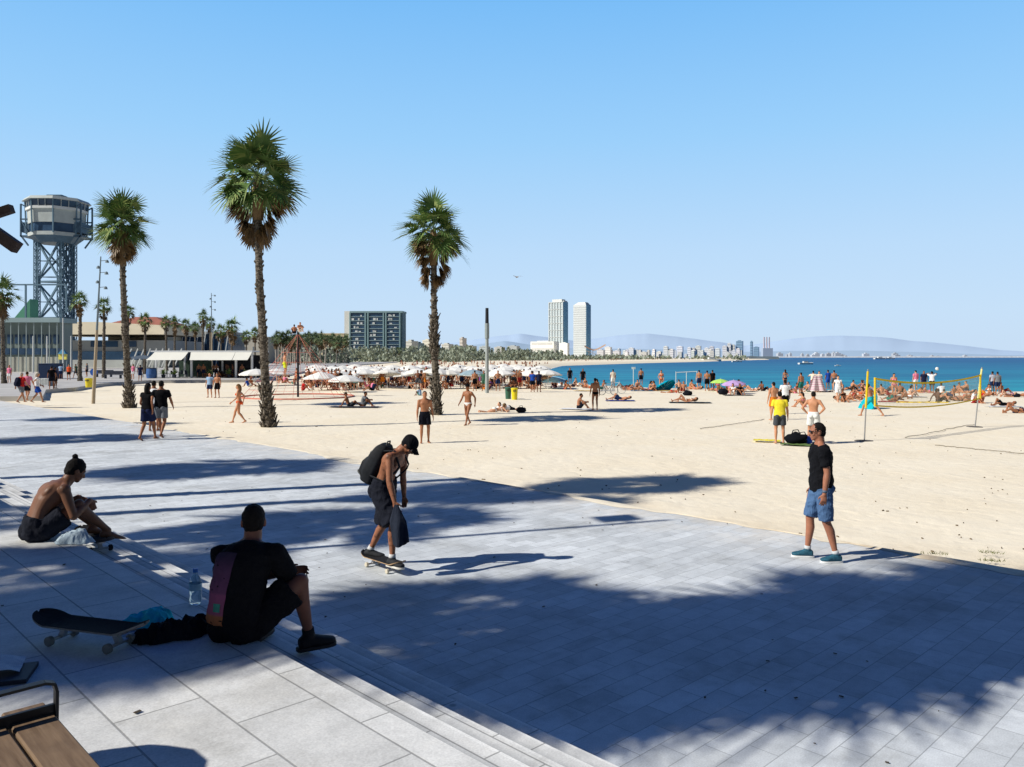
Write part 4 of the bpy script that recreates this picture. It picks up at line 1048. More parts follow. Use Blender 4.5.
for j in range(1, 9):
    for i in range(20): f_ = j/9; mb.bar(npt(.05+.9*i/20, 2.18-f_*.92, .28-.06*f_), npt(.05+.9*(i+1)/20, 2.18-f_*.92, .28-.06*f_), .005)
mb.build('mesh', M((.42,.40,.30), .9, .1, .1), net)
for a_, b_ in (((0,0,2.4),(-.75,-1.4,.02)),):
    pass
for (x0,y0),(x1,y1),lab in (((897,402.6),(948,402.9),'yellow court tape lying on the sand behind the net'),((700,429.5),(765,420),'thin dark rope lying on the sand left of the man in yellow'),((905,438.5),(972,425),'thin dark rope trailing from the right net post'),((935,446),(1030,455),'thin dark rope across the sand at the right edge')):
    a, b = G(x0,y0,SAND), G(x1,y1,SAND); mb = MB(); mb.tube([a.lerp(b,q/30) + V((.10*noise.noise((q*.3,x0,0)), .25*noise.noise((q*.25,x0,4)), .03 + .02*noise.noise((q*.8,x0,2)))) for q in range(31)], .011 if x0 != 897 else .04, 6); tag(mb.build('court_line', m_yel if x0 == 897 else M((.20,.17,.13), .9, .1, .2)), lab, 'rope')
t = thing('volleyball', 'white volleyball in the air above the sagging net', 'ball', D(937,368.7,42)); MB().ball((0,0,0), .085, nu=16, nv=12).build('ball', m_white, t, True)

# ------------------------------------------------------------------ climbing net
cb = G(298,397,SAND); cn = thing('climbing_net', 'tall pole with a cone of red climbing ropes where children sit at the top', 'climbing net', cb)
m_red = M(S((205,128,112)), .8, .1, .15, 3, name='red_rope')
MB().tube([(0,0,-.2),(0,0,4.95)], .075, 10).build('pole', m_black, cn)
rad_ = 3.9; base = [V((rad_*math.cos(R(45*k+10)), rad_*math.sin(R(45*k+10)), .05)) for k in range(8)]; apex = V((0,0,4.6))
for b in base: MB().tube([b, b.lerp(apex,.5) - V((0,0,.12)), apex], .013, 6).build('rope', m_red, cn)
for q in (.12,.27,.42,.57,.72):
    mb = MB(); pts = [b.lerp(apex,q) - V((0,0,.48*q*(1-q))) for b in base]
    for a, b in zip(pts, pts[1:]+pts[:1]): mb.bar(a, b, .018)
    mb.build('rope_ring', m_red, cn)
for b, c_ in zip(base, base[1:]+base[:1]):
    mb = MB(); pr = None
    for q in (0,.12,.27,.42,.57): m1 = (b+c_)/2; p = m1.lerp(apex,q) - V((0,0,.48*q*(1-q))); (mb.bar(pr, p, .014) if pr else None); pr = p
    mb.build('cross_rope', m_red, cn)
mb = MB(); mb.tube([V((4.0*math.cos(a), 4.0*math.sin(a), .05)) for a in (2*math.pi*k/24 for k in range(25))], .05, 8); mb.build('base_ring', m_red, cn)

# ------------------------------------------------------------------ masts, bins, posts
m_mast = M((.42,.34,.24), .7, .2, .15, 1, name='mast_wood'); m_lamp = M((.20,.26,.30), .5, .4, .1)
def mast(px, pyb, ptop, pxt, z, label, flip=1):
    b = G(px, pyb, z); t = thing('lamp_mast', label, 'lamp mast', b); h = (pyb - ptop)*b.y/F; lx = (pxt - px)*b.y/F
    MB().tube([(0,0,-.3),(lx*.5,0,h*.5)], [h*.012,h*.009], 10).build('lower_mast', m_mast, t); MB().tube([(lx*.5,0,h*.5),(lx,0,h)], [h*.008,h*.004], 8).build('upper_mast', m_lamp, t)
    for q, s in ((.97,1),(.93,-1),(.89,1),(.83,-1),(.79,1)):
        c = V((lx*q,0,h*q)); mb = MB(); e = c + V((s*h*.022*(2 if s*flip > 0 else .6),0,h*.004)); mb.bar(c, e, h*.004); mb.lathe(e + V((0,0,-h*.010)), [(h*.013,-h*.006),(h*.010,h*.008),(h*.003,h*.014)], 10); mb.build('lamp_head', m_lamp, t)
    return t
mast(93, 403.8, 256.5, 100.8, SAND, 'leaning lamp mast with several spotlights, standing in sand beside the yellow bin')
mast(212, 372, 293, 211.3, 0, 'far lamp mast with several spotlights rising behind the café')
b = G(487,393,SAND); t = thing('lamp_post', 'slim straight grey lamp post with dark top among the parasols', 'lamp post', b); h = 85*b.y/F
MB().tube([(0,0,-.3),(0,0,h*.82)], [.16,.13], 10).build('post', M((.34,.38,.38), .6, .3, .1), t); MB().tube([(0,0,h*.64),(0,0,h*.82)], .19, 10).build('collar', M((.28,.33,.34), .6, .3, .1), t); MB().tube([(0,0,h*.82),(0,0,h)], [.15,.13], 10).build('lamp_head', m_black, t)
def bin_(px, py, col, label, hpx, wpx, z=SAND):
    b = G(px, py, z); t = thing('litter_bin', label, 'bin', b); h = hpx*b.y/F; r = wpx/2*b.y/F; m = M(S(col), .45, .4, .1, 4)
    mb = MB(); mb.lathe((0,0,0), [(r*.80,0),(r*.84,.05),(r,h*.86),(r*1.06,h*.87),(r*1.06,h*.91)], 20); mb.build('body', m, t, False); MB().lathe((0,0,h*.91), [(r*1.10,0),(r*1.08,h*.05),(r*.7,h*.085),(r*.1,h*.09)], 20).build('lid', m, t); MB().boxb((-r*.5,-r*1.12,h*.70),(r*.5,-r*.98,h*.78)).build('slot', m_black, t)
bin_(514.5, 399.7, (226,208,30), 'yellow bin standing beside the dark green one on the sand', 12, 6.6)
bin_(508.2, 399, (52,98,80), 'dark green bin standing beside the yellow one on the sand', 12, 6.4)
bin_(89, 387.3, (226,208,50), 'yellow bin at the foot of the leaning lamp mast', 9.3, 7.5, 0)
b = G(94,381,0); t = thing('notice_board', 'small round blue notice on a post behind the yellow bin', 'sign', b); MB().tube([(0,0,0),(0,0,1.3)], .05, 8).build('post', m_lamp, t); mb = MB(); mb.tube([(0,-.06,.95),(0,.0,.95)], .40, 18); mb.build('panel', M(S((40,90,170)), .5, .3, .1), t)
b = G(63,372,0); t = thing('kiosk_sign', 'pale yellow square sign on a blue-roofed stand near the club house', 'sign', b); q_ = b.y/F
MB().boxb((-4*q_,-.2,D(0,359.5,b.y).z),(4*q_,.1,D(0,354,b.y).z)).build('panel', M(S((236,226,120)), .7, .2, .06), t); mb = MB(); mb.loft([[V((-4*q_,-.4,D(0,354,b.y).z)),V((4*q_,-.4,D(0,354,b.y).z)),V((4*q_,.4,D(0,354,b.y).z)),V((-4*q_,.4,D(0,354,b.y).z))],[V((-.1,-.1,D(0,349,b.y).z)),V((.1,-.1,D(0,349,b.y).z)),V((.1,.1,D(0,349,b.y).z)),V((-.1,.1,D(0,349,b.y).z))]]); mb.build('roof', M(S((60,130,165)), .6, .2, .1), t)
for x in (-3.6*q_, 3.6*q_): MB().bar((x,0,0),(x,0,D(0,359.5,b.y).z),.14).build('post', m_lamp, t)
b = G(45,379,0); t = thing('site_container', 'dark blue container-like kiosk behind the white-haired woman', 'container', b); q_ = b.y/F
MB().boxb((-6.5*q_,0,0),(6.5*q_,2.4,15*q_)).build('body', M((.03,.055,.12), .6, .2, .2), t); mb = MB()
for i in range(14): mb.boxb((-6.3*q_+i*.92*q_,-.06,.1),(-6.3*q_+i*.92*q_+.4*q_,0,14.6*q_))
mb.build('ribs', M((.04,.07,.15), .6, .2, .2), t); MB().boxb((-6.7*q_,-.1,15*q_),(6.7*q_,2.5,15.6*q_)).build('roof', M((.06,.08,.14), .6, .2, .1), t)
b = G(46,386,0); t = thing('market_table', 'low white-draped table by the white-haired woman', 'table', b); MB().boxb((-5*b.y/F,-.4,.62),(5*b.y/F,.4,.68)).build('tabletop', m_white, t); mb = MB(); mb.grid(lambda u_, v_: V(((-5+10*u_)*b.y/F, -.42 - .04*math.sin(u_*40), .66-.55*v_)), 50, 2); mb.build('cloth', m_white, t)
for s in (-1,1): MB().boxb((s*4.6*b.y/F-.03,-.3,0),(s*4.6*b.y/F+.03,.3,.62)).build('leg', m_lamp, t)
# benches by the walk, lifeguard frame, flag pole
def walkbench(px, py, lab):
    b = G(px, py, 0); t = thing('bench', lab, 'bench', b); MB().boxb((-1.1,-.25,.42),(1.1,.25,.48)).build('seat', m_dk, t); MB().boxb((-1.1,.22,.5),(1.1,.27,.9)).build('backrest', m_dk, t)
    for s in (-1,1): MB().boxb((s*.9-.04,-.22,0),(s*.9+.04,.25,.42)).build('leg', m_dk, t)
walkbench(104, 377, 'dark bench on the walk between leaning mast and first tall palm'); walkbench(113, 378.5, 'dark bench touching the first tall palm\'s trunk on the left')
for px, py0, py1, lab in ((633.5,379.5,367,'white flag pole with small cross-piece standing at the water'),):
    Y = 90; t = thing('flag_pole', lab, 'pole', (D(px,0,Y).x, Y, D(0,py0,Y).z - .7)); h = (py0-py1)*Y/F + .7; MB().tube([(0,0,0),(0,0,h)], .05, 8).build('pole', m_white, t); MB().boxb((-.22,-.02,h-.25),(.22,.02,h)).build('flag', m_white, t)
Y = 84; t = thing('goal_frame', 'thin white tube frame standing by the water left of the three standing men', 'frame', (D(686,0,Y).x, Y, SAND)); mb = MB(); q_ = Y/F
for px in (676, 686.5, 697): mb.tube([((px-686)*q_,0,0),((px-686)*q_,0,D(0,371.5,Y).z-SAND)], .045, 6)
mb.tube([(-10*q_,0,D(0,372.5,Y).z-SAND),(11*q_,0,D(0,371.5,Y).z-SAND)], .04, 6); mb.build('tubes', m_white, t)
# bicycles on the sand
def bicycle(px, py, rz, lab):
    t = thing('bicycle', lab, 'bicycle', G(px,py,SAND), rz); md = M((.20,.23,.26), .5, .4, .2)
    for x in (-.52,.52):
        mb = MB(); mb.tube([V((x+.33*math.cos(a),0,.34+.33*math.sin(a))) for a in (2*math.pi*k/20 for k in range(21))], .022, 6)
        for k in range(8): a = math.pi*k/8; mb.bar((x+.32*math.cos(a),0,.34+.32*math.sin(a)),(x-.32*math.cos(a),0,.34-.32*math.sin(a)),.006)
        mb.build('wheel', md, t)
    P_ = [(-.52,0,.34),(-.12,0,.30),(-.22,0,.85),(.36,0,.86),(.52,0,.34)]; mb = MB()
    for a, b in ((0,1),(0,2),(1,2),(1,3),(2,3),(3,4)): mb.tube([P_[a],P_[b]], .020, 6)
    mb.tube([(.36,0,.86),(.34,0,1.0)], .018, 6); mb.build('frame', M((.50,.53,.55), .4, .5, .1), t)
    mb = MB(); mb.tube([(.30,-.27,1.02),(.36,0,1.0),(.30,.27,1.02)], .016, 6); mb.build('handlebar', md, t); mb = MB(); mb.ball((-.23,0,.92), (.13,.07,.035)); mb.build('saddle', m_black, t)
bicycle(608, 395, R(20), 'grey bicycle parked on the sand among sitting bathers, left of a pair'); bicycle(615, 393.5, R(-15), 'grey bicycle parked on the sand among sitting bathers, right of a pair')
# ------------------------------------------------------------------ poses
VX = .021
def std(fig, female=False):
    "clothes that fit any pose"
    if female: return [('bikini_top', fig.bikini_top()), ('bikini_bottom', fig.briefs()), ('dress', fig.shirt(.3, -.115, .012)), ('skirt', fig.shorts(.75, .03))]
    return [('trunks', fig.shorts(.72, .022)), ('briefs', fig.briefs()), ('shirt', fig.shirt(.6))]
fg = {}
fg['stand_m'] = Fig(pel=(.01,0,.968), feet=[(-.12,-.02,.08),(.13,.03,.08)], hands=[(-.27,.05,.86),(.28,.09,.86)])
fg['stand_f'] = Fig(pel=(-.02,0,.968), feet=[(-.09,0,.08),(.11,.06,.08)], hands=[(-.24,.06,.90),(.20,.16,1.05)], female=True)
fg['walk_m'] = Fig(pel=(0,0,.93), u1=(0,.06,1), feet=[(-.09,.30,.08),(.09,-.28,.12)], footdir=[(-.1,1,0),(.1,1,-.35)], hands=[(-.27,-.14,.90),(.27,.26,.92)])
fg['walk_f'] = Fig(pel=(0,0,.93), u1=(0,.05,1), feet=[(-.07,-.27,.12),(.07,.29,.08)], footdir=[(-.1,1,-.35),(.1,1,0)], hands=[(-.24,.24,.94),(.24,-.12,.92)], female=True)
fg['hips_m'] = Fig(pel=(0,0,.968), feet=[(-.16,0,.08),(.16,.02,.08)], hands=[(-.19,.03,1.00),(.19,.03,1.00)], elbow=[(-1,-.5,0),(1,-.5,0)])
fg['reach_m'] = Fig(pel=(0,0,.955), u1=(.05,.12,1), feet=[(-.15,-.08,.08),(.17,.14,.08)], hands=[(-.26,.34,1.30),(.26,.08,.86)])
fg['phone_m'] = Fig(pel=(0,0,.968), feet=[(-.11,0,.08),(.12,.02,.08)], hands=[(-.14,.10,1.60),(.14,.10,1.60)], elbow=[(-1,.2,-.4),(1,.2,-.4)])
fg['play_m'] = Fig(pel=(0,0,.84), u0=(0,.25,1), u1=(0,.4,1), feet=[(-.34,.30,.08),(.30,-.46,.10)], hands=[(-.34,.40,1.0),(.33,.34,1.05)], headf=(0,1,.05))
kn = [(-.2,.3,1),(.2,.3,1)]
for s, f_ in (('m', False), ('f', True)):
    fg['sit_'+s] = Fig(pel=(0,0,.115), u0=(0,-.22,1), u1=(0,.45,1), feet=[(-.14,.50,.08),(.14,.53,.08)], knee=kn, hands=[(-.10,.44,.40),(.12,.46,.38)], elbow=[(-.8,0,-.4),(.8,0,-.4)], female=f_)
    fg['lean_'+s] = Fig(pel=(0,0,.115), u0=(0,-.45,1), u1=(0,-.35,1), feet=[(-.10,.80,.07),(.12,.66,.08)], footdir=[(-.3,.4,1),(.2,1,.1)], knee=kn, hands=[(-.26,-.42,.06),(.26,-.42,.06)], elbow=[(-.5,-1,.3),(.5,-1,.3)], handdir=[(-.3,-.9,-.1),(.3,-.9,-.1)], headf=(0,1,-.05), female=f_)
    fg['supine_'+s] = Fig(pel=(0,0,.115), u0=(0,-1,.05), u1=(0,-1,.14), fwd=(0,0.05,1), feet=[(-.10,.86,.08),(.12,.50,.08)], footdir=[(-.4,.3,1),(.1,1,.1)], knee=kn, hands=[(-.30,-.05,.06),(.20,-.66,.14)], elbow=[(-1,0,-.2),(1,-.3,-.2)], headf=(0,.35,1), headu=(0,-1,.3), female=f_)
    fg['prone_'+s] = Fig(pel=(0,0,.12), u0=(0,-1,.02), u1=(0,-1,.30), fwd=(0,-.02,-1), feet=[(.10,.86,.09),(-.10,.86,.09)], footdir=[(0,.8,-.5),(0,.8,-.5)], knee=[(0,0,-1),(0,0,-1)], hands=[(.16,-.72,.05),(-.16,-.72,.05)], elbow=[(.8,-.2,-.6),(-.8,-.2,-.6)], headf=(0,-1,.15), headu=(0,-.1,1), female=f_)
for key, f in fg.items():
    pz = std(f, key.endswith('_f')) ; proto(key, f, pz, VX, False, 'long' if key.endswith('_f') else 'short')
TW = [cloth_m(c) for c in ((22,25,36),(30,44,80),(150,40,40),(230,232,230),(40,110,100),(70,75,82),(205,120,40),(14,14,18))]
SH = {n: cloth_m(c) for n, c in dict(yellow=(232,214,60), white=(232,234,236), black=(16,16,20), red=(196,44,44), navy=(28,36,66), green=(66,104,84), pink=(226,130,160), blue=(36,78,170), lightblue=(150,180,214), grey=(120,124,130), stripe=(178,182,196), cream=(226,214,196), turq=(30,160,170), lime=(214,226,50), orange=(225,90,50), purple=(120,80,150)).items()}
def put(key, px, py, face, skin, hair, low, top, label, z=SAND, group=None, scale=1.0, Y=None, cat='person'):
    loc = G(px, py, z) if Y is None else V((D(px,0,Y).x, Y, z))
    m = {'default': SK[skin], 'body': SK[skin], 'hair': HAIRC[hair]}
    fem = key.endswith('_f')
    if fem:
        m.update(bikini_top=None, bikini_bottom=None, dress=None, skirt=None)
        if top == 'bikini': m['bikini_top'] = SH[low]; m['bikini_bottom'] = SH[low]
        elif top: m['dress'] = SH[top]; m['skirt'] = SH[low] if low in SH else TW[low]
        else: m['bikini_bottom'] = SH[low]
    else:
        m.update(trunks=None, briefs=None, shirt=None)
        if isinstance(low, str) and low.startswith('b:'): m['briefs'] = SH[low[2:]]
        else: m['trunks'] = SH[low] if isinstance(low, str) else TW[low]
        if top: m['shirt'] = SH[top]
    return person(key, (loc.x, loc.y, loc.z + .0), R(face), m, label, group, scale, cat)
def towel(px, py, ang, col, label, L=1.9, W_=.9, z=SAND, group=None):
    p = G(px, py, z) if not hasattr(px, 'x') else px; mb = MB(); s = p.x*3.1
    mb.grid(lambda u, v_: V(((u-.5)*W_ + .03*noise.noise((u*3, v_*4, s)), (v_-.5)*L + .04*noise.noise((v_*3, u*3, s+3)), .045 + .03*noise.noise((u*4, v_*7, s)))), 8, 14)
    return tag(mb.build('towel', cloth_m(col, 'towel'), None, True, p, (0,0,R(ang))), label, 'towel', group)
def bag(px, py, col, label, r=.25, z=SAND, name='beach_bag', loc=None):
    p = loc or G(px, py, z); mb = MB(); s = px*1.7
    q = MB(); q.ball((0,0,0), 1, nu=18, nv=12)
    for v_ in q.v:
        n = 1 + .22*noise.noise((v_[0]*1.6 + s, v_[1]*1.6, v_[2]*1.6)) + .08*noise.noise((v_[0]*4 + s, v_[1]*4, v_[2]*4)); mb.v.append((v_[0]*r*1.35*n, v_[1]*r*.95*n, max(0, (v_[2]*.95 + .75)*r*.85*n)))
    mb.f = q.f; mb.m = q.m
    t = thing(name, label, 'bag', p); mb.build('body', cloth_m(col, 'bag_cloth'), t, True); h = MB(); h.tube([V((-.5*r,0,r*1.3)), V((-.35*r,0,r*1.75)), V((.3*r,.05,r*1.8)), V((.5*r,0,r*1.3))], r*.07, 6); h.build('handle', m_black, t); return t

# the near and middle beach, one by one
put('stand_m', 425, 443, -165, 1, 0, 0, None, 'bare-chested tanned man in black shorts standing in front of the third tall palm')
hatman = put('walk_m', 468, 425, 150, 0, 0, 'b:white', None, 'man in white swim briefs and dark hat walking right of the third palm')
put('walk_f', 239, 423, 95, 2, 3, 'orange', 'bikini', 'slim fair-haired sunbather walking left between trio and tallest palm')
put('stand_m', 595, 410, 10, 1, 0, 'b:black', None, 'man in small black briefs seen from behind beside the sitting sunbather with white towel')
towel(577, 409.5, 65, (228,230,232), 'white towel under the sunbather beside the man in black briefs')
put('sit_m', 579, 409, -90, 1, 0, 0, None, 'sunbather sitting on a white towel beside the man in black briefs')
put('sit_m', 363.5, 406.5, -90, 0, 0, 5, 'grey', 'dark figure sitting with knees up left of the third palm, right one of a pair')
put('lean_m', 349, 407, -80, 0, 0, 5, None, 'dark figure lying back on the sand beside the sitting one left of the third palm')
towel(355, 407.3, 80, (70,74,86), 'grey towel under the pair resting left of the third palm', 3.0, 1.0)
put('sit_m', 420, 395.5, 60, 3, 0, 4, 'lightblue', 'small child in pale blue sitting behind the head of the man in black shorts', scale=.72)
put('prone_m', 508, 410, -60, 4, 1, 0, 'white', 'man in white shirt lying on his front before the two bins')
put('prone_f', 495, 412, 110, 4, 3, 'white', 'bikini', 'person lying with bare legs stretched to the left in front of the two bins')
bag(521, 412.5, (28,30,38), 'dark bag on the sand right of the man in white shirt lying before the bins', .2)
put('stand_m', 474.7, 391, 8, 1, 0, 7, None, 'bare-backed man in long black shorts standing left of the slim lamp post')
put('stand_m', 484, 391, 170, 0, 0, 'green', 'green', 'person in dark green shirt right at the slim lamp post\'s left side')
put('hips_m', 498, 391, -170, 1, 1, 1, None, 'bare-chested broad man standing right of the slim lamp post')
put('stand_m', 532.6, 392, 0, 0, 0, 0, 'blue', 'man in blue shirt at the right end of the parasols, left of two')
put('stand_m', 538.8, 392, -15, 3, 0, 0, 'navy', 'man in dark shirt and shorts at the right end of the parasols, right of two')
put('stand_m', 336, 390, 180, 0, 0, 'navy', None, 'bare-chested person in dark trousers standing right of the climbing net')
put('lean_f', 366, 387.5, -75, 2, 1, 'pink', 'pink', 'person in pink lying back on a dark lounger left of the sunlit sand gap')
put('lean_m', 381, 386.8, -70, 1, 0, 4, None, 'sunbather lying back on a green lounger right of the person in pink')
put('sit_m', 303, 390.5, -80, 0, 0, 2, 'red', 'person in dark red sitting against the climbing net pole')
# children on the net
cb2 = G(298,397,SAND)
def at(key, loc, face, skin, hair, low, top, label, scale=1.0, group=None):
    o = put(key, 600, 400, face, skin, hair, low, top, label, scale=scale, group=group); o.location = loc; return o
at('sit_m', V((cb2.x - .28, cb2.y + .05, SAND + 4.62)), 20, 1, 0, 0, None, 'bare-chested child high on the climbing net pole, left one of the pair', .74)
at('sit_m', V((cb2.x + .16, cb2.y - .10, SAND + 4.72)), -150, 2, 1, 3, None, 'child in white shorts at the very top of the climbing net pole', .80)
at('stand_m', V((D(281.5,0,56.6).x, 57.4, SAND + 1.55)), -60, 2, 0, 'lime', None, 'child in yellow shorts standing halfway up the climbing net', .95)
# right-hand beach
put('stand_m', 779.5, 443.5, -12, 2, 0, 5, 'yellow', 'man in a yellow shirt and dark grey shorts seen from behind on the sand')
put('stand_m', 773.5, 420, 12, 2, 0, 6, None, 'bare-backed man half hidden behind the man in yellow')
put('stand_m', 785, 414, 0, 3, 0, 7, 'white', 'man in white shirt and black shorts just beyond the man in yellow')
put('hips_m', 813.5, 443.5, -25, 2, 0, 3, None, 'bare-backed man in white shorts with hands on hips behind the man in black t-shirt')
put('stand_m', 801, 396, 20, 1, 0, 4, None, 'slim bare-chested man standing between the white-shirt man and the striped sarongs')
put('play_m', 871, 416, 25, 1, 0, 'turq', None, 'volleyball player in turquoise shorts in a wide stance by the left net post')
put('sit_f', 804, 407, 80, 2, 0, 'pink', 'bikini', 'woman sitting on the sand just left of the man in white shorts')
put('stand_f', 785.5, 388, 0, 1, 0, 'navy', 'bikini', 'bather standing at the water straight above the white-shirt man\'s head', Y=74)
put('stand_m', 828, 388, 10, 0, 0, 'blue', 'blue', 'person in bright blue at the water beside the striped sarongs', Y=72)
put('reach_m', 813, 390, -30, 1, 0, 2, 'cream', 'person holding out a pale striped sarong, leftmost of that group', Y=68)
put('stand_f', 819, 389, 160, 4, 1, 'pink', 'cream', 'woman wrapped in a pink-white striped sarong in the middle of the group', Y=66)
put('stand_m', 834, 389, -10, 1, 1, 5, None, 'bare-backed bather right of the person in bright blue', Y=70)
put('walk_f', 838, 402, 170, 4, 1, 'white', 'white', 'woman in white walking over the sand right of the striped sarongs')
put('stand_m', 699, 389.8, 5, 2, 0, 1, None, 'bare-backed man in navy shorts, leftmost of three standing left of the lime parasol')
put('stand_m', 707, 391, -10, 1, 0, 7, None, 'bare-backed man in black shorts, tallest in the middle of three left of the lime parasol')
put('stand_m', 712.5, 389.6, 15, 0, 0, 7, 'black', 'man all in dark clothes, rightmost of three left of the lime parasol')
put('stand_f', 661, 390, 165, 2, 2, 'orange', 'bikini', 'woman in bikini standing just left of the turquoise tipped parasol')
put('stand_m', 570, 383.5, 180, 0, 0, 0, 'black', 'dark clothed figure at the water right of the pale blue parasol, left of two', Y=86)
put('stand_m', 583, 385.5, 170, 0, 0, 0, 'black', 'dark clothed figure at the water, right of two near the pale blue parasol', Y=80)
put('stand_m', 613, 388, 10, 1, 0, 3, 'cream', 'person standing behind the two grey bicycles')
put('stand_m', 641, 386, 0, 1, 0, 0, None, 'bather standing right of the white flag pole by the water', Y=82)
put('stand_f', 893.7, 398, 170, 2, 0, 'pink', 'bikini', 'woman in pink bikini standing behind the net\'s left half')
put('stand_m', 915.7, 390.5, 10, 4, 0, 'white', 'pink', 'person in pale pink top, leftmost of three standing behind the sagging net')
put('stand_m', 924, 391.6, 170, 0, 0, 1, 'navy', 'person in dark blue, middle of three standing behind the sagging net')
put('phone_m', 932, 392.5, -20, 3, 0, 'black', 'white', 'person in white with raised arms, rightmost of three behind the sagging net')
put('stand_m', 992.5, 393, 8, 3, 0, 1, 'stripe', 'man in pale striped shirt at the water far right, left of a close pair')
put('stand_m', 997.5, 394, -8, 0, 0, 1, 'grey', 'man in grey striped shirt at the water far right, right of a close pair')
put('sit_m', 942, 394, 0, 3, 0, 0, 'white', 'person in white shirt sitting with back to the camera behind the net')
put('lean_m', 938.5, 402, -70, 5, 0, 0, None, 'dark-skinned bather sitting leaned back by the yellow court tape')
put('sit_m', 974, 403, -150, 1, 0, 2, 'white', 'bather in white shirt sitting at the right net post, left one')
put('sit_f', 980, 402.5, 150, 2, 0, 'red', 'red', 'bather in red sitting at the right net post, right one')
put('supine_m', 1004, 406.5, 95, 0, 0, 7, None, 'dark tanned bather lying on the sand right of the net, nearer the water')
put('supine_f', 1016, 413, 100, 1, 0, 'navy', 'bikini', 'bather lying on the sand at the very right edge, closest to the camera')
put('prone_m', 1018, 397, 80, 1, 0, 0, None, 'bather lying near the water at the very right edge')
towel(1004, 407, 90, (226,228,230), 'white towel beneath the dark tanned bather lying right of the net')
put('sit_m', 882, 395.5, 10, 2, 0, 0, None, 'broad bare back of a bather sitting behind the turquoise fallen parasol')
put('sit_m', 900, 394, -30, 0, 0, 7, None, 'dark bather sitting right of the woman in pink bikini')
put('supine_f', 686, 402, 80, 1, 2, 'cream', 'bikini', 'woman lying with raised knees on a dark towel, nearest below the turquoise parasol')
towel(690, 403, 85, (40,52,58), 'dark towel under the woman lying nearest below the turquoise parasol', 2.6)
put('prone_f', 672, 393, 75, 1, 0, 'red', 'bikini', 'woman lying face down straight below the turquoise tipped parasol')
bag(687.5, 395.5, (22,24,32), 'round dark bag on the sand between the two lying women', .26)
put('supine_m', 620, 400.5, 82, 2, 1, 1, None, 'sunbather lying on a blue towel to the right of the man in black briefs')
towel(620, 401, 85, (52,76,150), 'blue towel with a sunbather on it, right of the man in black briefs')
put('sit_f', 733, 394.5, 160, 2, 0, 'white', 'white', 'woman in white sitting under the lilac parasol')
put('sit_m', 739, 394.8, -160, 0, 0, 0, 'black', 'dark-dressed man sitting under the lilac parasol on the right')
put('lean_f', 728, 393, 80, 2, 1, 'pink', 'bikini', 'pale woman leaning back under the lilac parasol on the left')
bag(723, 394.5, (24,26,36), 'black bag left of the group under the lilac parasol', .32)
towel(738, 395.5, 90, (44,46,58), 'dark towel under the group at the lilac parasol', 2.2)
put('lean_m', 763, 391, -60, 3, 0, 0, None, 'lone bather sitting by the water between lilac parasol and the man in yellow')
put('supine_f', 752, 391, 85, 4, 2, 'white', 'bikini', 'bather lying by the water right of the lilac parasol')
bag(796, 444.5, (16,18,24), 'large black bag on the sand beside the man in yellow', .27)
bag(803, 444, (30,70,170), 'blue bag leaning on the large black one beside the man in yellow', .22)
towel(767, 441.5, 70, (226,210,60), 'yellow towel crumpled on the sand left of the man in yellow', .9, .5)
towel(800, 445.5, 60, (96,120,70), 'small olive towel under the black and blue bags', 1.2, .6)
t_ = thing('striped_sarong', 'pink and white striped sarong spread out by the group at the water', 'cloth', (D(817,0,65.6).x, 65.6, SAND)); mb = MB(); mb.grid(lambda u, v_: V(((u-.5)*1.1*(1.5-v_), .12*math.sin(u*14)*(1-v_), .12 + 1.25*v_)), 24, 8); k = NT('sarong_stripes'); k.rs(.9,.1); wv_ = k.n('ShaderNodeTexWave'); wv_.inputs['Scale'].default_value = 2.2; wv_.bands_direction = 'Z'; k.l(k.coord(), wv_.inputs['Vector']); k.base(k.ramp(wv_.outputs['Fac'], [(.35, (.75,.70,.72)), (.65, (.55,.30,.40))])); mb.build('cloth', k.m, t_, True)

# rows of sitting and lying bathers near the water
rnd = random.Random(31)
def row(pxs, y0, y1, where, keys, group):
    for i, px in enumerate(pxs):
        k_ = rnd.choice(keys); fem = k_.endswith('_f'); c = rnd.choice(('navy','red','white','pink','turq','orange','black','purple'))
        nm = {'sit':'sitting','lean':'leaning back','supine':'lying on the back','prone':'lying face down','stand':'standing'}[k_.split('_')[0]]
        put(k_, px + rnd.uniform(-1,1), rnd.uniform(y0, y1), rnd.choice((80,-80,100,-100,20,170)) + rnd.uniform(-20,20), rnd.choice((0,1,1,2,2,4)), rnd.choice((0,0,1,2)), c if fem else rnd.randrange(8), 'bikini' if fem else None, '%s %s %s' % ('woman' if fem else 'man', nm, where), group=group)
sitk = ['sit_m','sit_f','lean_m','lean_f','supine_f','supine_m','prone_m','prone_f','sit_m','sit_f','lean_f']
row([556,561,566,573,578,585,590,597,603], 385.5, 390.5, 'in the loose row left of the grey bicycles', sitk, 'bathers left of the bicycles')
row([624,628,632,637,644,650,654], 387, 391, 'in the row between bicycles and tipped turquoise parasol', sitk, 'bathers right of the bicycles')
row([680,684,690,694,716,719,726,741], 388.5, 392, 'by the water around the three standing men', sitk, 'bathers around the three standing men')
row([790,795,808,823,842,848,852,858,862,866], 389.5, 394, 'at the water between striped sarongs and left net post', sitk, 'bathers between sarongs and net')
row([844,850,856,861,846], 396, 402, 'on the sand between woman in white and ball player', ['supine_f','supine_m','prone_f','lean_f'], 'bathers lying left of the ball player')
row([886,890,906,911,920,928,947,952,957,963,968,985,989,1002,1008], 391, 397, 'at the water in the row behind the sagging net', sitk, 'bathers behind the net')
row([948,955,961,966,892,899], 397, 402.5, 'on the sand close behind the net', ['supine_f','supine_m','prone_f','prone_m'], 'bathers lying behind the net')
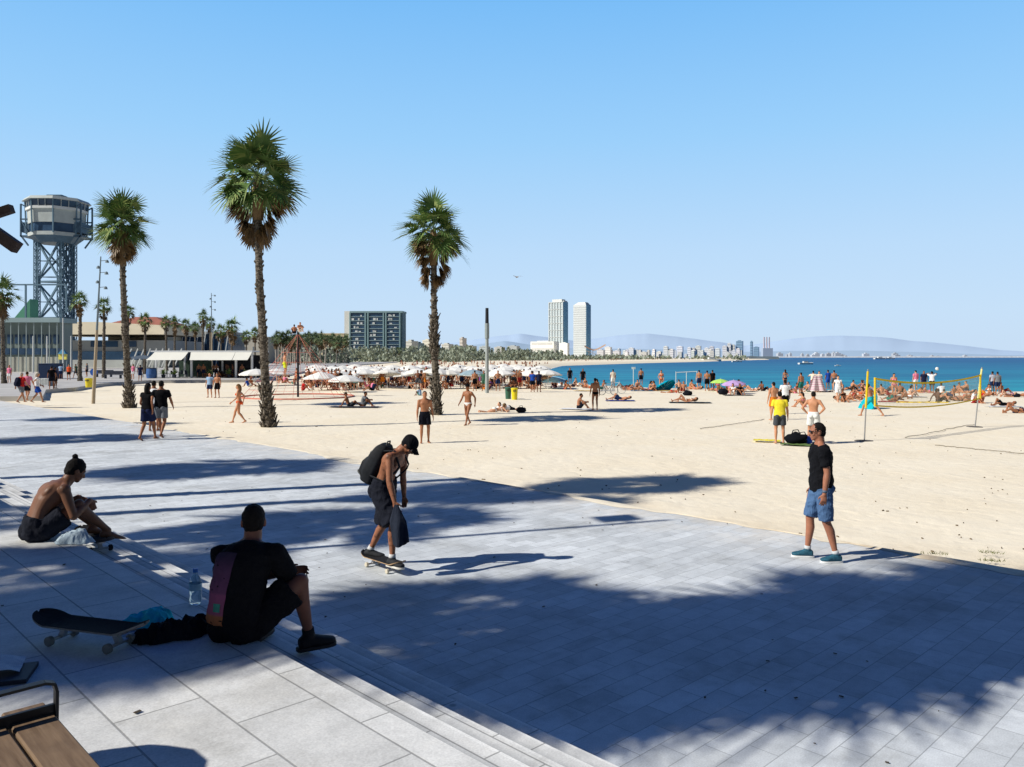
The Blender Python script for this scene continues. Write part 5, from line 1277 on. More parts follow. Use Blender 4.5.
for i, (px, py) in enumerate(((662,391),(642,391),(603,391),(850,398),(961,400),(893,402),(745,392),(585,391),(912,397))):
    towel(px, py, rnd.uniform(60,110), rnd.choice(((60,60,80),(220,220,220),(180,60,60),(60,110,150),(220,190,120))), 'towel spread on the sand ' + ('left of the tipped turquoise parasol','below the row right of the bicycles','next to the parked bicycles','left of the lying group near the ball player','beneath the bathers lying close behind the net','right of the fallen turquoise parasol','right of the lilac parasol','behind the man in black briefs','below the three people standing behind the net')[i])
# swimmers and the dense crowd in the shade of the parasols
keys = ['stand_m','stand_f','sit_m','sit_f','stand_m','walk_m','walk_f','hips_m','lean_f','sit_m','lean_m']
for i in range(104):
    px = rnd.uniform(306, 550); Y = rnd.uniform(69, 82); k_ = rnd.choice(keys); fem = k_.endswith('_f')
    if 383 < px < 396 and Y < 80: continue
    c = rnd.choice(('navy','red','black','pink','purple','black','navy','white','orange'))
    put(k_, px, 0, rnd.uniform(-180,180), rnd.choice((0,0,1,1,3,2)), rnd.choice((0,0,1)), c if fem else rnd.randrange(8), rnd.choice(('bikini','bikini',c)) if fem else rnd.choice((None,None,None,c)), 'small tanned bather in the dense crowd below the white parasols', Y=Y, group='crowd below the white parasols')
for i in range(20):
    px = rnd.uniform(232, 322); Y = rnd.uniform(76, 118); k_ = rnd.choice(keys); fem = k_.endswith('_f'); c = rnd.choice(('red','red','pink','purple','blue','orange'))
    put(k_, px, 0, rnd.uniform(-180,180), rnd.choice((0,1,1,2)), rnd.choice((0,1)), c if fem else rnd.randrange(8), c if rnd.random() < .5 else ('bikini' if fem else None), 'small bather in the crowd behind the red climbing net', Y=Y, group='crowd behind the climbing net')
def crowd(name, label, spots, sc=1.0):
    "a far crowd nobody could count, as one mesh: skin and clothes"
    mb = MB()
    for px, Y in spots:
        x = D(px,0,Y).x
        if not in_land(x, Y): continue
        f_ = fg[rnd.choice(('stand_m','sit_m','walk_f','lean_f','sit_f'))]; c = math.cos(a_ := rnd.uniform(0, 6.28)); s_ = math.sin(a_); z0 = SAND
        q = MB()
        q.loft([f_.ring(t, w_, d_, 8) for t, w_, d_ in f_.T[::2]]); q.ball(f_.head, (.09,.10,.125), nu=8, nv=6)
        for i in (0, 1):
            q.tube([f_.sh[i], f_.elb[i], f_.wri[i]], [.06,.045,.035], 6); q.tube([f_.hip[i], f_.kne[i], f_.ank[i]], [.10,.06,.045], 6)
        n0 = len(q.f); q.loft([f_.ring(t, f_.torso_wd(t)[0] + .02, f_.torso_wd(t)[1] + .02, 8) for t in (-.11, -.02, rnd.choice((.06,.06,.45)))], 1); q.ball(f_.head + f_.hu*.03 - f_.hf*.02, (.092,.10,.11), nu=8, nv=6, mi=1)
        mb_m = q.m; o = len(mb.v)
        mb.v += [(x + c*v[0] - s_*v[1], Y + s_*v[0] + c*v[1], z0 + v[2]) for v in q.v]; mb.f += [tuple(i+o for i in f) for f in q.f]; mb.m += mb_m
    k = NT('crowd_clothes'); k.rs(.9, .1); g = k.n('ShaderNodeNewGeometry'); k.base(k.ramp(g.outputs['Random Per Island'], [(0,(.02,.02,.03)),(.35,(.03,.04,.10)),(.5,(.30,.05,.05)),(.62,(.02,.02,.02)),(.78,(.06,.12,.25)),(.88,(.5,.2,.25)),(.95,(.65,.65,.65))], 'CONSTANT'))
    k2 = NT('crowd_skin'); k2.rs(.6, .2); g = k2.n('ShaderNodeNewGeometry'); k2.base(k2.ramp(g.outputs['Random Per Island'], [(0,S((120,76,54))),(.5,S((172,118,86))),(1,S((206,158,128)))]))
    tag(mb.build(name, [k2.m, k.m], None, True), label, 'crowd', kind='stuff')
crowd('crowd', 'mass of bathers farther back between the white parasols', [(rnd.uniform(306, 552), rnd.uniform(80, 122)) for _ in range(230)])
crowd('crowd', 'hazy mass of bathers on the beach across the bay', [(px, (225 if px < 545 else 225 + (px-545)*3.0 + 140*(px > 560))*rnd.uniform(1.1, 1.6)) for px in (rnd.uniform(400, 735) for _ in range(260))])

# ------------------------------------------------------------------ strollers on the promenade and the walk
def stroll(key, px, py, face, skin, hair, low, top, label, scale=1.0): return put(key, px, py, face, skin, hair, low, top, label, z=.004, scale=scale)
a1 = stroll('walk_f', 147.5, 440, -8, 0, 0, 'navy', 'black', 'stroller in a black top and dark skirt, left of the close trio walking away', 1.03)
a2 = stroll('walk_m', 161, 437, 6, 0, 0, 'grey', 'black', 'stroller in black shirt and light grey shorts, right of the trio walking away', 1.06)
a3 = stroll('stand_m', 153.5, 431, 0, 0, 0, 'navy', 'white', 'third stroller in a white shirt, hidden between the two dark ones', 1.0)
b1 = stroll('walk_m', 21, 402.5, -20, 2, 4, 'grey', 'red', 'white-haired man in a red shirt and grey shorts with a dark rucksack, far left')
b2 = stroll('walk_m', 27, 400.5, 10, 2, 2, 0, 'pink', 'stroller in a pale pink shirt just right of the man in red')
b3 = stroll('walk_f', 37, 402.5, -60, 2, 4, 'blue', 'white', 'white-haired woman with white top and blue wrap on the promenade at the left')
stroll('stand_m', 9.5, 382.5, 170, 2, 1, 3, 'pink', 'distant person in pinkish shirt beside the palm at the left edge')
stroll('stand_m', 51.5, 389, 30, 0, 0, 0, 'black', 'person in black in front of the dark blue container, left of two', 1.05)
stroll('stand_m', 55, 388.5, -40, 5, 0, 7, 'navy', 'person in dark clothes in front of the dark blue container, right of two', 1.0)
stroll('stand_m', 60.6, 379, 0, 3, 0, 1, 'lightblue', 'distant person in light blue shirt below the yellow sign')
stroll('stand_m', 69, 380, 180, 2, 0, 7, 'orange', 'distant person in an orange-red shirt right of the yellow sign')
stroll('stand_m', 87, 376.5, 90, 1, 0, 0, 'grey', 'distant grey-clad person by the slim palm near the yellow bin')
stroll('stand_f', 133, 379, 170, 2, 1, 'white', 'pink', 'distant woman in pale top between first tall palm and the café')
stroll('stand_m', 140, 381, 10, 0, 0, 1, 'navy', 'distant person in dark blue just left of the café\'s blue drum')
stroll('walk_m', 76, 378, 80, 0, 1, 5, 'green', 'distant person in dull green left of the slim palm at the tower')
put('stand_m', 210, 397.5, 175, 2, 0, 1, 'lightblue', 'distant person in light blue before the café, left of a pair')
put('stand_m', 217.5, 397.8, 170, 1, 1, 7, None, 'distant bare-chested person in black shorts on the sand before the café, right of a pair')
put('sit_m', 262, 391.5, -90, 1, 1, 0, None, 'bather half hidden right behind the tallest palm\'s trunk')
for i in range(16):
    px = 200 + i*3.1 + rnd.uniform(-2,2); t = put(rnd.choice(('sit_m','stand_m','sit_f')), px, 0, rnd.uniform(-180,180), rnd.choice((0,1,3)), 0, 'navy', None if i % 3 else None, 'dim guest in the shade under the café awnings', z=-.02, Y=CY + rnd.uniform(.6, 4.8), group='guests under the café awnings')
# what they carry
def rucksack_mesh(voxel=.012):
    mb = MB()
    mb.loft([[V((w_*math.copysign(abs(math.cos(a))**.6, math.cos(a)), d_*math.copysign(abs(math.sin(a))**.6, math.sin(a)) + y_, z_)) for a in (2*math.pi*k/20 for k in range(20))] for z_, w_, d_, y_ in ((-.27,.10,.06,0),(-.25,.145,.095,0),(-.10,.165,.115,-.01),(.08,.160,.105,0),(.20,.135,.080,.01),(.255,.085,.05,.015))])
    mb.loft([[V((w_*math.copysign(abs(math.cos(a))**.6, math.cos(a)), d_*math.copysign(abs(math.sin(a))**.6, math.sin(a)) - .10, z_)) for a in (2*math.pi*k/20 for k in range(20))] for z_, w_, d_ in ((-.22,.09,.04),(-.20,.12,.06),(-.05,.125,.065),(.02,.10,.03))])
    return process(mb, 'body', voxel, 3)
rk = rucksack_mesh()
def rucksack(person_o, fig, sc, mat, label, grow=.0, straps=True):
    q, u, f = fig.sp(.24); t = thing('backpack', label, 'backpack', person_o.location, person_o.rotation_euler.z, None, person_o.scale[0])
    rot = Matrix((fig.R, f, u)).transposed().to_euler(); p = q - f*(.215 + grow)
    o = link('body', rk, mat, t, p, rot); o.scale = (sc,)*3
    if straps:
        for k_ in (-1, 1):
            a_ = fig.sp(.40); b_ = fig.sp(.475); c_ = fig.sp(.34); d_ = fig.sp(.12); x = fig.R*.105*k_
            MB().tube([a_[0]-a_[2]*.16+x, b_[0]+b_[1]*.045+x*1.05-b_[2]*.03, fig.sp(.42)[0]+fig.sp(.42)[2]*.150+x*1.15, c_[0]+c_[2]*.158+x*1.35, d_[0]+d_[2]*.07+x*1.6, d_[0]-d_[2]*.14+x*1.4], .020, 8, flat=.5).build('strap', mat, t, True)
    return t
m_ruck = M((.012,.014,.018), .75, .25, .3, 9, .2, name='rucksack_fabric')
rucksack(b1, fg['walk_m'], 1.0, cloth_m((24,28,48)), 'dark rucksack on the back of the white-haired man in red')

f_ = fg['walk_m']; mb = MB(); H_ = f_.head
mb.lathe(H_ + V((0,0,.055)), [(.17,-.01),(.175,0),(.10,.012),(.095,.07),(.07,.10),(.02,.105)], 18); mb.build('sun_hat', SH['black'], hatman, True)
# ------------------------------------------------------------------ the five near figures
from mathutils.bvhtree import BVHTree
HV = .0075
def hero(key, fig, loc, rotz, label, skin, hair, clothes, hairstyle='short', barefoot=True, voxel=HV, shoes=None, scale=1):
    t = thing('person', label, 'person', loc, rotz, None, scale)
    link('body', process(fig.body(True, barefoot), 'body', voxel, 4), skin, t)
    if hairstyle:
        me = process(fig.hair(hairstyle), 'hair', .006, 2); me.update()
        nr = [v.normal.copy() for v in me.vertices]
        for v, vn in zip(me.vertices, nr): v.co = v.co + vn*(.004*noise.noise(v.co*60) + .004*noise.noise(v.co*24) + .001)
        link('hair', me, hair, t)
    out = {}
    for nm, mb, mat in clothes:
        me = process(mb, nm, .008, 3); me.update()
        nr = [v.normal.copy() for v in me.vertices]
        for v, vn in zip(me.vertices, nr):      # real folds: ridges that run across the cloth
            p = v.co; f_ = 1 - abs(noise.noise((p.x*7 + p.z*4, p.y*7, p.z*11 + p.x*5)))*2.6; g_ = 1 - abs(noise.noise((p.x*17, p.y*15 + p.z*8, p.z*19 + 4)))*2.4
            v.co = p + vn*(.0075*f_ + .0035*g_)
        out[nm] = link(nm, me, mat, t)
    if shoes:
        for i in (0, 1):
            s = link('shoe', process(fig.shoe(i), 'shoe', .006, 3), shoes[0], t); fig.sole(i).build('sole', shoes[1], s, True)
            c = MB(); c.tube([fig.ank[i].lerp(fig.kne[i], .0), fig.ank[i].lerp(fig.kne[i], .13)], [.043, .042], 14); c.build('sock', shoes[2], t, True)
    return t, out
def onto(ob, fig, x0, x1, q0, q1, name, mat, nx=14, ny=18, off=.004, back=True):
    "a printed patch that follows a garment"
    me = ob.data; bv = BVHTree.FromPolygons([v.co for v in me.vertices], [p.vertices for p in me.polygons]); mb = MB(); pts = []
    for i in range(nx+1):
        for j in range(ny+1):
            c, u, f = fig.sp(q0 + (q1-q0)*j/ny); d = f if back else -f
            o = c + fig.R*(x0 + (x1-x0)*i/nx) - d*.6; h = bv.ray_cast(o, d); pts.append((h[0] if h[0] else c) - d*off)
    mb.add(pts, [(i*(ny+1)+j, (i+1)*(ny+1)+j, (i+1)*(ny+1)+j+1, i*(ny+1)+j+1) for i in range(nx) for j in range(ny)])
    return mb.build(name, mat, ob, True)
def fold_cloth(c, name):
    k = NT(name); k.rs(.92, .12); v = k.coord(); f = k.noise(v, 9, 5, .6); w_ = k.noise(k.coord(scale=(2.2,2.2,.9)), 7, 4, .55)
    k.base(k.ramp(f, [(.25, [x*.78 for x in c]), (.75, [x*1.2 for x in c])])); k.bump(w_, .8, .035); return k.m
m_blackT = fold_cloth((.007,.0075,.010), 'black_cotton'); m_navyS = fold_cloth((.013,.015,.024), 'dark_shorts'); m_denim = fold_cloth((.080,.155,.30), 'blue_denim')
def skin_hero(c, tattoo=False):
    k = NT('skin'); k.rs(.50, .35); v = k.coord(); f = k.noise(v, 11, 5, .6)
    a = [x*.86 for x in S(c)]; b = [min(1, x*1.1) for x in S(c)]; col = k.ramp(f, [(.3, a), (.7, b)])
    if tattoo: col = k.mix(col, [x*.25 for x in a], k.ramp(k.noise(v, 14, 6, .7), [(.50, (0,0,0)), (.60, (.7,.7,.7))]))
    k.b.inputs['Subsurface Weight'].default_value = .04; k.b.inputs['Subsurface Radius'].default_value = (.02,.008,.004)
    k.base(col); k.bump(k.noise(v, 120, 2), .15, .002); return k.m
hb = HAIRC[0]

# A: nearest, black t-shirt, on the terrace edge
g0 = G(245, 636, .86); t0 = g0.dot(DA); base = PT(2.19, t0, .862)
fA = Fig(pel=(0,0,.12), u0=(0,-.12,1), u1=(0,.66,1), feet=[(-.14,.44,-.07),(.32,.37,-.07)], footdir=[(-.2,1,0),(.75,1,0)], knee=[(-.35,.3,1),(.40,.3,1)], hands=[(.15,.37,.36),(.02,.37,.38)], elbow=[(-.7,.2,-1),(.8,.1,-.75)], headf=(-.62,1,-.16), curl=.6, twist=14)
A, oA = hero('a', fA, base, R(-18), 'man in black t-shirt with coloured back print, sitting nearest on the terrace edge', skin_hero((120,78,62)), HAIRC[0], [('shirt', fA.shirt(.72, -.09), m_blackT), ('shorts', fA.shorts(.80, .035), m_blackT)], 'short', False, shoes=(M((.012,.012,.014), .7, .2, .3, 20), M((.018,.018,.02), .6, .2, .2, 20), M((.02,.02,.022), .9, .1, .2)), scale=.91)
k = NT('shirt_print'); k.rs(.85, .12); tcn = k.n('ShaderNodeTexCoord'); sp = k.n('ShaderNodeSeparateXYZ'); k.l(tcn.outputs['Generated'], sp.inputs[0])
col = k.ramp(sp.outputs['Z'], [(0, (.32,.12,.05)), (.13, (.34,.13,.06)), (.16, (.30,.09,.16)), (.42, (.27,.08,.17)), (.46, (.16,.06,.13)), (.75, (.10,.045,.10)), (1, (.03,.025,.05))])
k.base(k.mix(col, (.5,.5,.5), k.ramp(k.noise(k.coord(), 30, 3), [(.4, (0,0,0)), (.9, (.25,.25,.25))]), 'MULTIPLY'))
onto(oA['shirt'], fA, -.165, -.005, .015, .40, 'back_print', k.m)
onto(oA['shirt'], fA, -.09, -.035, .085, .13, 'print_badge', M((.06,.26,.21), .85, .1, .2, 20), 6, 5, .007)

# B: bare-backed, hair in a bun, farther along the edge
g0 = G(111, 529, .86); t0 = g0.dot(DA); base = PT(2.02, t0, .862)
fB = Fig(pel=(0,0,.12), u0=(0,.02,1), u1=(0,.85,.72), feet=[(-.16,.58,.02),(.16,.62,.02)], footdir=[(-.1,1,-.22),(.1,1,-.22)], knee=[(-.3,.3,1),(.22,.3,1)], hands=[(-.15,.43,.36),(.15,.45,.36)], elbow=[(-.5,-.2,-1),(.5,-.2,-1)], headf=(0,.86,-.45), headu=(0,.5,1), handdir=[(.25,.35,-.9),(-.25,.35,-.9)], curl=.5)
B, oB = hero('b', fB, base, R(-46), 'bare-backed man with a top knot sitting bent forward on the terrace edge', skin_hero((124,84,62)), HAIRC[0], [('shorts', fB.shorts(.62, .03), m_navyS)], 'bun', True, scale=.93)

# C: skateboarder
gC = G(383, 569, 0); bd = V((.44,.898,0)); hdg = R(-110)
fC = Fig(pel=(-.02,.0,1.02), u0=(0,.12,1), u1=(0,.82,1), feet=[(-.15,-.27,.185),(.15,.21,.185)], footdir=[(-.1,1,0),(.35,1,0)], knee=[(-.15,1,0),(.15,1,0)], hands=[(-.22,.18,.78),(.29,.33,.82)], elbow=[(-.6,-.8,0),(.6,-.8,.1)], headf=(0,.62,-.78), headu=(0,1,.75), curl=1.0)
C_, oC = hero('c', fC, gC, hdg, 'bare-chested tattooed man with cap and rucksack riding a skateboard, looking down', skin_hero((158,104,76), True), HAIRC[0], [('shorts', fC.shorts(.98, .048, .11, .024), m_navyS)], 'short', False, shoes=(M((.03,.032,.036), .8, .2, .3, 20), M((.68,.66,.60), .6, .2, .1, 20), M((.62,.62,.62), .9, .1, .1)), scale=.975)
rotH = Matrix((fC.hr, fC.hf, fC.hu)).transposed(); mb = MB(); mb.ball(fC.head - fC.hf*.012 + fC.hu*.040, (.091,.108,.090), rotH, 20, 14); mb.ball(fC.head - fC.hf*.03 + fC.hu*.01, (.087,.085,.07), rotH, 16, 10)
cap = link('cap', process(mb, 'cap', .008, 3), m_blackT, C_); mb = MB()
mb.grid(lambda u, v_: fC.head + fC.hu*(.045 - .018*v_ - .05*(u-.5)**2*4*.5) + fC.hr*(u-.5)*.155*(1 - .25*v_) + fC.hf*(.088 + .085*v_*(1 - (2*u-1)**2*.35)), 10, 5); br = mb.build('brim', m_blackT, cap, True); md_ = br.modifiers.new('thick', 'SOLIDIFY'); md_.thickness = .006
bpk = rucksack(C_, fC, 1.04, m_ruck, 'bulky black rucksack on the skateboarder\'s bare back', -.045)
rb = next(o for o in bpy.data.objects if o.parent == bpk and o.name.startswith('body')); bv = BVHTree.FromPolygons([v.co for v in rb.data.vertices], [p.vertices for p in rb.data.polygons])
m_web = M((.10,.105,.10), .8, .2, .2, 20, name='webbing'); m_zip = M((.20,.20,.19), .5, .4, .1, 20, name='zip_metal')
def wrap(pts, r, nm, mat):
    out = []
    for x, z in pts:
        h = bv.ray_cast(V((x, -1, z)), V((0, 1, 0))); out.append((h[0] if h[0] else V((x, -.1, z))) + V((0, -r*.4, 0)))
    mb = MB(); mb.tube(out, r, 6); mb.build(nm, mat, rb, True)
wrap([(-.10, -.10 + .0*i) if False else (.10*math.cos(a), -.02 + .07*math.sin(a)) for i, a in enumerate(math.pi*k/12 for k in range(13))], .004, 'pocket_zip', m_zip)
wrap([(.13*math.cos(a), .05 + .16*math.sin(a)) for a in (math.pi*k/16 for k in range(17))], .005, 'main_zip', m_zip)
for z in (-.19, .10): wrap([(-.14 + .028*i, z + .01*math.sin(i)) for i in range(11)], .009, 'webbing', m_web)
mb = MB(); mb.tube([V((-.04,.03,.25)), V((-.03,.02,.30)), V((.03,.02,.30)), V((.04,.03,.25))], .010, 6); mb.build('carry_loop', m_web, rb, True)
# cloth hanging from his right hand
hw = fC.wri[1] + fC.hd[1]*.08; tcl = thing('dark_jersey', 'dark garment dangling from the skateboarder\'s right hand', 'clothing', gC, hdg, None, .975); mb = MB()
def jersey(u, v_):
    a = 2*math.pi*u; w_ = (.025 + .085*min(1, v_*2.2)*(1 - .25*max(0, v_-.75)*4*.5)); fo = .018*math.sin(3*a + 2*v_)*v_ + .012*math.sin(5*a)*v_
    return hw + V((math.cos(a)*(w_*.55 + fo), math.sin(a)*(w_ + fo) + .05*v_, .05 - .47*v_ - .03*math.cos(2*a)*v_))
mb.grid(jersey, 40, 18); mb.build('cloth', fold_cloth((.022,.028,.045), 'jersey_cloth'), tcl, True)

# D: man in black t-shirt and blue shorts
gD = G(822, 560, 0)
fD = Fig(pel=(0,.01,.985), u0=(0,.01,1), u1=(0,.05,1), feet=[(-.12,-.14,.10),(.13,.15,.10)], footdir=[(-.12,1,0),(.10,1,0)], knee=[(-.1,1,0),(.1,1,0)], hands=[(-.30,.05,.87),(.28,.06,.86)], elbow=[(-.5,-1,0),(.5,-1,0)], headf=(.0,1,-.06), curl=.55)
D_, oD = hero('d', fD, gD, R(84), 'man in black t-shirt, sunglasses and blue denim shorts walking left at the promenade\'s sandy edge', skin_hero((168,112,86)), HAIRC[0], [('shirt', fD.shirt(.70, -.085), m_blackT), ('shorts', fD.shorts(.94, .010, .10, .012), m_denim)], 'short', False, shoes=(M((.02,.095,.145), .7, .25, .5, 30), M((.75,.76,.76), .6, .2, .05, 20), M((.55,.58,.60), .9, .1, .1)), scale=.985)
mb = MB(); L = lambda x, y, z: fD.head + fD.hr*x + fD.hf*y + fD.hu*z
for s in (-1, 1): mb.ball(L(.034*s, .090, .004), (.029,.010,.021), Matrix((fD.hr, fD.hf, fD.hu)).transposed()); mb.tube([L(.058*s,.082,.010), L(.080*s,.04,.012), L(.083*s,-.02,.010)], .004, 6)
mb.tube([L(-.02,.098,.010), L(.02,.098,.010)], .004, 6); mb.build('sunglasses', M((.01,.01,.012), .15, .6, .1), D_, True)
w0 = fD.wri[0]; e0 = (fD.elb[0]-w0).normalized(); MB().tube([w0 + e0*.015, w0 + e0*.045], [.034,.034], 14).build('watch', M((.10,.14,.20), .4, .5, .1), D_, True)

# eyes for the ones whose faces can be seen
for P_, f_ in ((C_, fC), (B, fB), (A, fA)):
    for s in (-1, 1):
        mb = MB(); mb.ball(f_.head + f_.hr*.031*s + f_.hf*.078 + f_.hu*.002, .0115); mb.build('eye', M((.55,.53,.50), .3, .5, .02), P_, True)

# ------------------------------------------------------------------ skateboards
m_grip = M((.022,.022,.025), .95, .1, .3, 60, .4, name='grip_tape'); m_ply = M((.45,.30,.17), .6, .2, .2, 12, name='maple_ply'); m_metal = M((.45,.45,.46), .4, .5, .1, 8, metal=.7, name='truck_metal'); m_wheel = M((.62,.56,.44), .5, .3, .12, 20, name='urethane')
def skateboard(loc, rotz, label, grip=m_grip, wheel=m_wheel, L=.80, W_=.205, tilt=(0,0), ply=m_ply):
    t = thing('skateboard', label, 'skateboard', loc, rotz); t.rotation_euler = (tilt[0], tilt[1], rotz)
    def P_(u, v_):
        y = (u-.5)*L; e = abs(u-.5)*2; w_ = W_/2*math.sqrt(max(0, 1 - max(0, (e-.68)/.32)**2.4)); kick = max(0, e-.66)*.15
        return V(((v_-.5)*2*w_, y, .098 + kick + .012*(2*v_-1)**2))
    def deck(nm, z, th, mat, sc=1):
        mb = MB(); nu, nv = 32, 8; a = [P_(.5 - .4995*math.cos(math.pi*i/nu), j/nv) for i in range(nu+1) for j in range(nv+1)]; b = [p + V((0,0,th)) for p in a]; a = [p + V((0,0,z)) for p in a]; b = [p + V((0,0,z)) for p in b]
        f = [(i*(nv+1)+j, (i+1)*(nv+1)+j, (i+1)*(nv+1)+j+1, i*(nv+1)+j+1) for i in range(nu) for j in range(nv)]; o = len(a)
        edge = [i*(nv+1) for i in range(nu+1)] + [nu*(nv+1)+j for j in range(1, nv+1)] + [i*(nv+1)+nv for i in range(nu-1, -1, -1)] + [j for j in range(nv-1, 0, -1)]
        mb.add(a + b, f + [tuple(q+o for q in x) for x in f] + [(edge[i], edge[(i+1)%len(edge)], edge[(i+1)%len(edge)]+o, edge[i]+o) for i in range(len(edge))]); return mb.build(nm, mat, t, False)
    deck('deck', 0, .010, ply); deck('grip_tape', .0105, .0015, grip)
    for s in (-1, 1):
        y = s*L*.27; mb = MB(); mb.boxb((-.028,y-.04,.088),(.028,y+.04,.100)); mb.tube([(-.085,y,.030),(.085,y,.030)], .011, 8); mb.bar((0,y-.03*s,.092),(0,y,.030), .035, .03); tr = mb.build('truck', m_metal, t)
        for x in (-1, 1): w_ = MB(); w_.tube([(x*.075,y,.0285),(x*.079,y,.0285),(x*.104,y,.0285),(x*.108,y,.0285)], [.023,.0285,.0285,.023], 18); w_.build('wheel', wheel, tr, False)
    return t
skateboard(V((gC.x, gC.y, .002)), hdg - R(26), 'skateboard with light wheels being ridden by the man with the rucksack')
p1, p2 = G(48, 629, .95), G(136, 640, .95); dv = p2 - p1; mid = (G(52,640,.862) + G(130,649,.862))/2
skateboard(V((mid.x, mid.y, .862)), math.atan2(-dv.x, dv.y), 'dark skateboard standing on the terrace at the left behind the nearest sitting man', wheel=M((.22,.22,.20), .5, .3, .1, 20), L=.79, W_=.21, ply=M((.22,.22,.21), .6, .2, .2, 12))
pb_ = base + NA*.50 + DA*.02; skateboard(V((pb_.x, pb_.y, .690)), ROT, 'second dark skateboard, on the step under the bare feet of the bare-backed man', L=.76, wheel=m_grip, ply=M((.05,.045,.05), .6, .2, .2, 12))

# ------------------------------------------------------------------ small things on the terrace
def heap(px, py, z, rx, ry, h, seed, mat, label, name, cat, rot=0, fold=1.0):
    "crumpled cloth: a folded sheet with ridges and an irregular hem"
    p = G(px, py, z); mb = MB(); nu, nv = 90, 30; vs = []
    for j in range(nv+1):
        t = j/nv
        for i in range(nu):
            a = 2*math.pi*i/nu; ca, sa = math.cos(a), math.sin(a)
            rr = (1 - t)**.8*(1 + .42*noise.noise((ca*1.5+seed, sa*1.5, 1)) + .16*noise.noise((ca*4+seed, sa*4, 5)))
            x, y = rx*rr*ca, ry*rr*sa
            env = (1 - (1-t)**3)
            rid = 1 - abs(noise.noise((x*11+seed, y*11 + x*5, 3)))*2.4; rid2 = 1 - abs(noise.noise((x*24+seed, y*20 - x*9, 7)))*2.2
            zz = env*h*(.50 + .55*noise.noise((x*5+seed, y*6, 2)) + .24*rid + .07*fold*rid2)
            vs.append((x + .02*noise.noise((x*20, y*20, seed)), y + .02*noise.noise((x*20, y*20, seed+4)), max(.004 + .006*env, zz)))
    mb.add(vs, [(j*nu+i, j*nu+(i+1)%nu, (j+1)*nu+(i+1)%nu, (j+1)*nu+i) for j in range(nv) for i in range(nu)])
    o = mb.build(name, mat, None, True, (p.x, p.y, z), (0,0,rot)); return tag(o, label, cat)
heap(73, 542, .862, .20, .11, .13, 3, fold_cloth((.42,.52,.60), 'pale_cloth'), 'pale blue-white cloth crumpled on the terrace beside the bare-backed man', 'crumpled_cloth', 'cloth', R(-10))
heap(146, 625, .862, .19, .10, .12, 8, fold_cloth((.04,.62,.74), 'turquoise_cloth'), 'bright turquoise cloth lying on the terrace between skateboard and black bag', 'crumpled_cloth', 'cloth', R(8))
heap(172, 637, .862, .22, .13, .15, 14, fold_cloth((.012,.013,.018), 'black_jacket'), 'black jacket in a heap on the terrace beside the nearest sitting man', 'black_jacket', 'clothing', R(20))
heap(197, 627, .862, .12, .08, .10, 21, fold_cloth((.014,.014,.018), 'black_pouch'), 'small black bundle wedged between the jacket and the nearest sitting man', 'black_bundle', 'clothing')
pB = G(195.5, 604, .862); t = thing('water_bottle', 'clear plastic water bottle with blue cap standing left of the nearest sitting man', 'bottle', pB)
k = NT('clear_plastic'); k.rs(.08, .5); k.base((.62,.82,.90)); k.b.inputs['Transmission Weight'].default_value = .85; k.b.inputs['IOR'].default_value = 1.12
mb = MB(); mb.lathe((0,0,0), [(.030,0),(.040,.012),(.042,.05),(.039,.06),(.042,.075),(.039,.09),(.042,.105),(.042,.15),(.030,.185),(.015,.21),(.015,.225)], 24); mb.build('body', k.m, t, True)
MB().lathe((0,0,.222), [(.018,0),(.018,.022),(.016,.025)], 20).build('cap', M((.02,.16,.55), .4, .4, .05), t)
MB().lathe((0,0,.10), [(.0428,0),(.0428,.045)], 24, cap=False).build('label', M((.30,.50,.62), .6, .3, .2, 30), t)
# folded newspaper on a dark folder by the bench
pN = G(-6, 676, .862); t = tag(MB().box((0,0,.012), (.30,.26,.022)).build('dark_folder', M((.02,.025,.04), .6, .3, .2), None, False, V((pN.x+.05, pN.y-.02, .862)), (0,0,R(18))), 'dark flat folder under the newspaper at the left edge', 'folder')
mb = MB(); mb.grid(lambda u, v_: V(((u-.5)*.30, (v_-.5)*.24, .03 + .03*math.sin(u*3.1) + .012*noise.noise((u*4, v_*4, 2)))), 16, 10)
k = NT('newsprint'); k.rs(.9, .1); b_ = k.n('ShaderNodeTexBrick'); b_.inputs['Scale'].default_value = 26; b_.inputs['Color1'].default_value = (.70,.72,.74,1); b_.inputs['Color2'].default_value = (.52,.55,.60,1); b_.inputs['Mortar'].default_value = (.74,.75,.76,1); b_.inputs['Mortar Size'].default_value = .035; k.l(k.coord(), b_.inputs['Vector']); k.base(b_.outputs['Color'])
tag(mb.build('newspaper', k.m, None, True, V((pN.x-.03, pN.y+.02, .865)), (0,0,R(24))), 'folded pale newspaper lying on the terrace at the left edge behind the bench', 'newspaper')

# ------------------------------------------------------------------ bench in the corner
def wood(name, a, b):
    k = NT(name); k.rs(.65, .25); f = k.noise(k.coord(scale=(1,.06,1)), 42, 5, .65); f2 = k.noise(k.coord(), 5, 4)
    k.base(k.mix(k.ramp(f, [(.3, a), (.7, b)]), [x*.6 for x in a], k.ramp(f2, [(.5, (0,0,0)), (.8, (.6,.6,.6))]))); k.bump(f, .35, .004); return k.m
m_slat = wood('bench_timber', (.13,.08,.045), (.26,.175,.105)); m_iron = M((.008,.009,.012), .5, .4, .2, 15, name='dark_iron')
BZ = .45; e0 = G(57, 716, .86+BZ); bt = thing('bench', 'wooden slatted bench with dark iron armrest loop in the bottom left corner', 'bench', (e0.x, e0.y, .86), ROT)
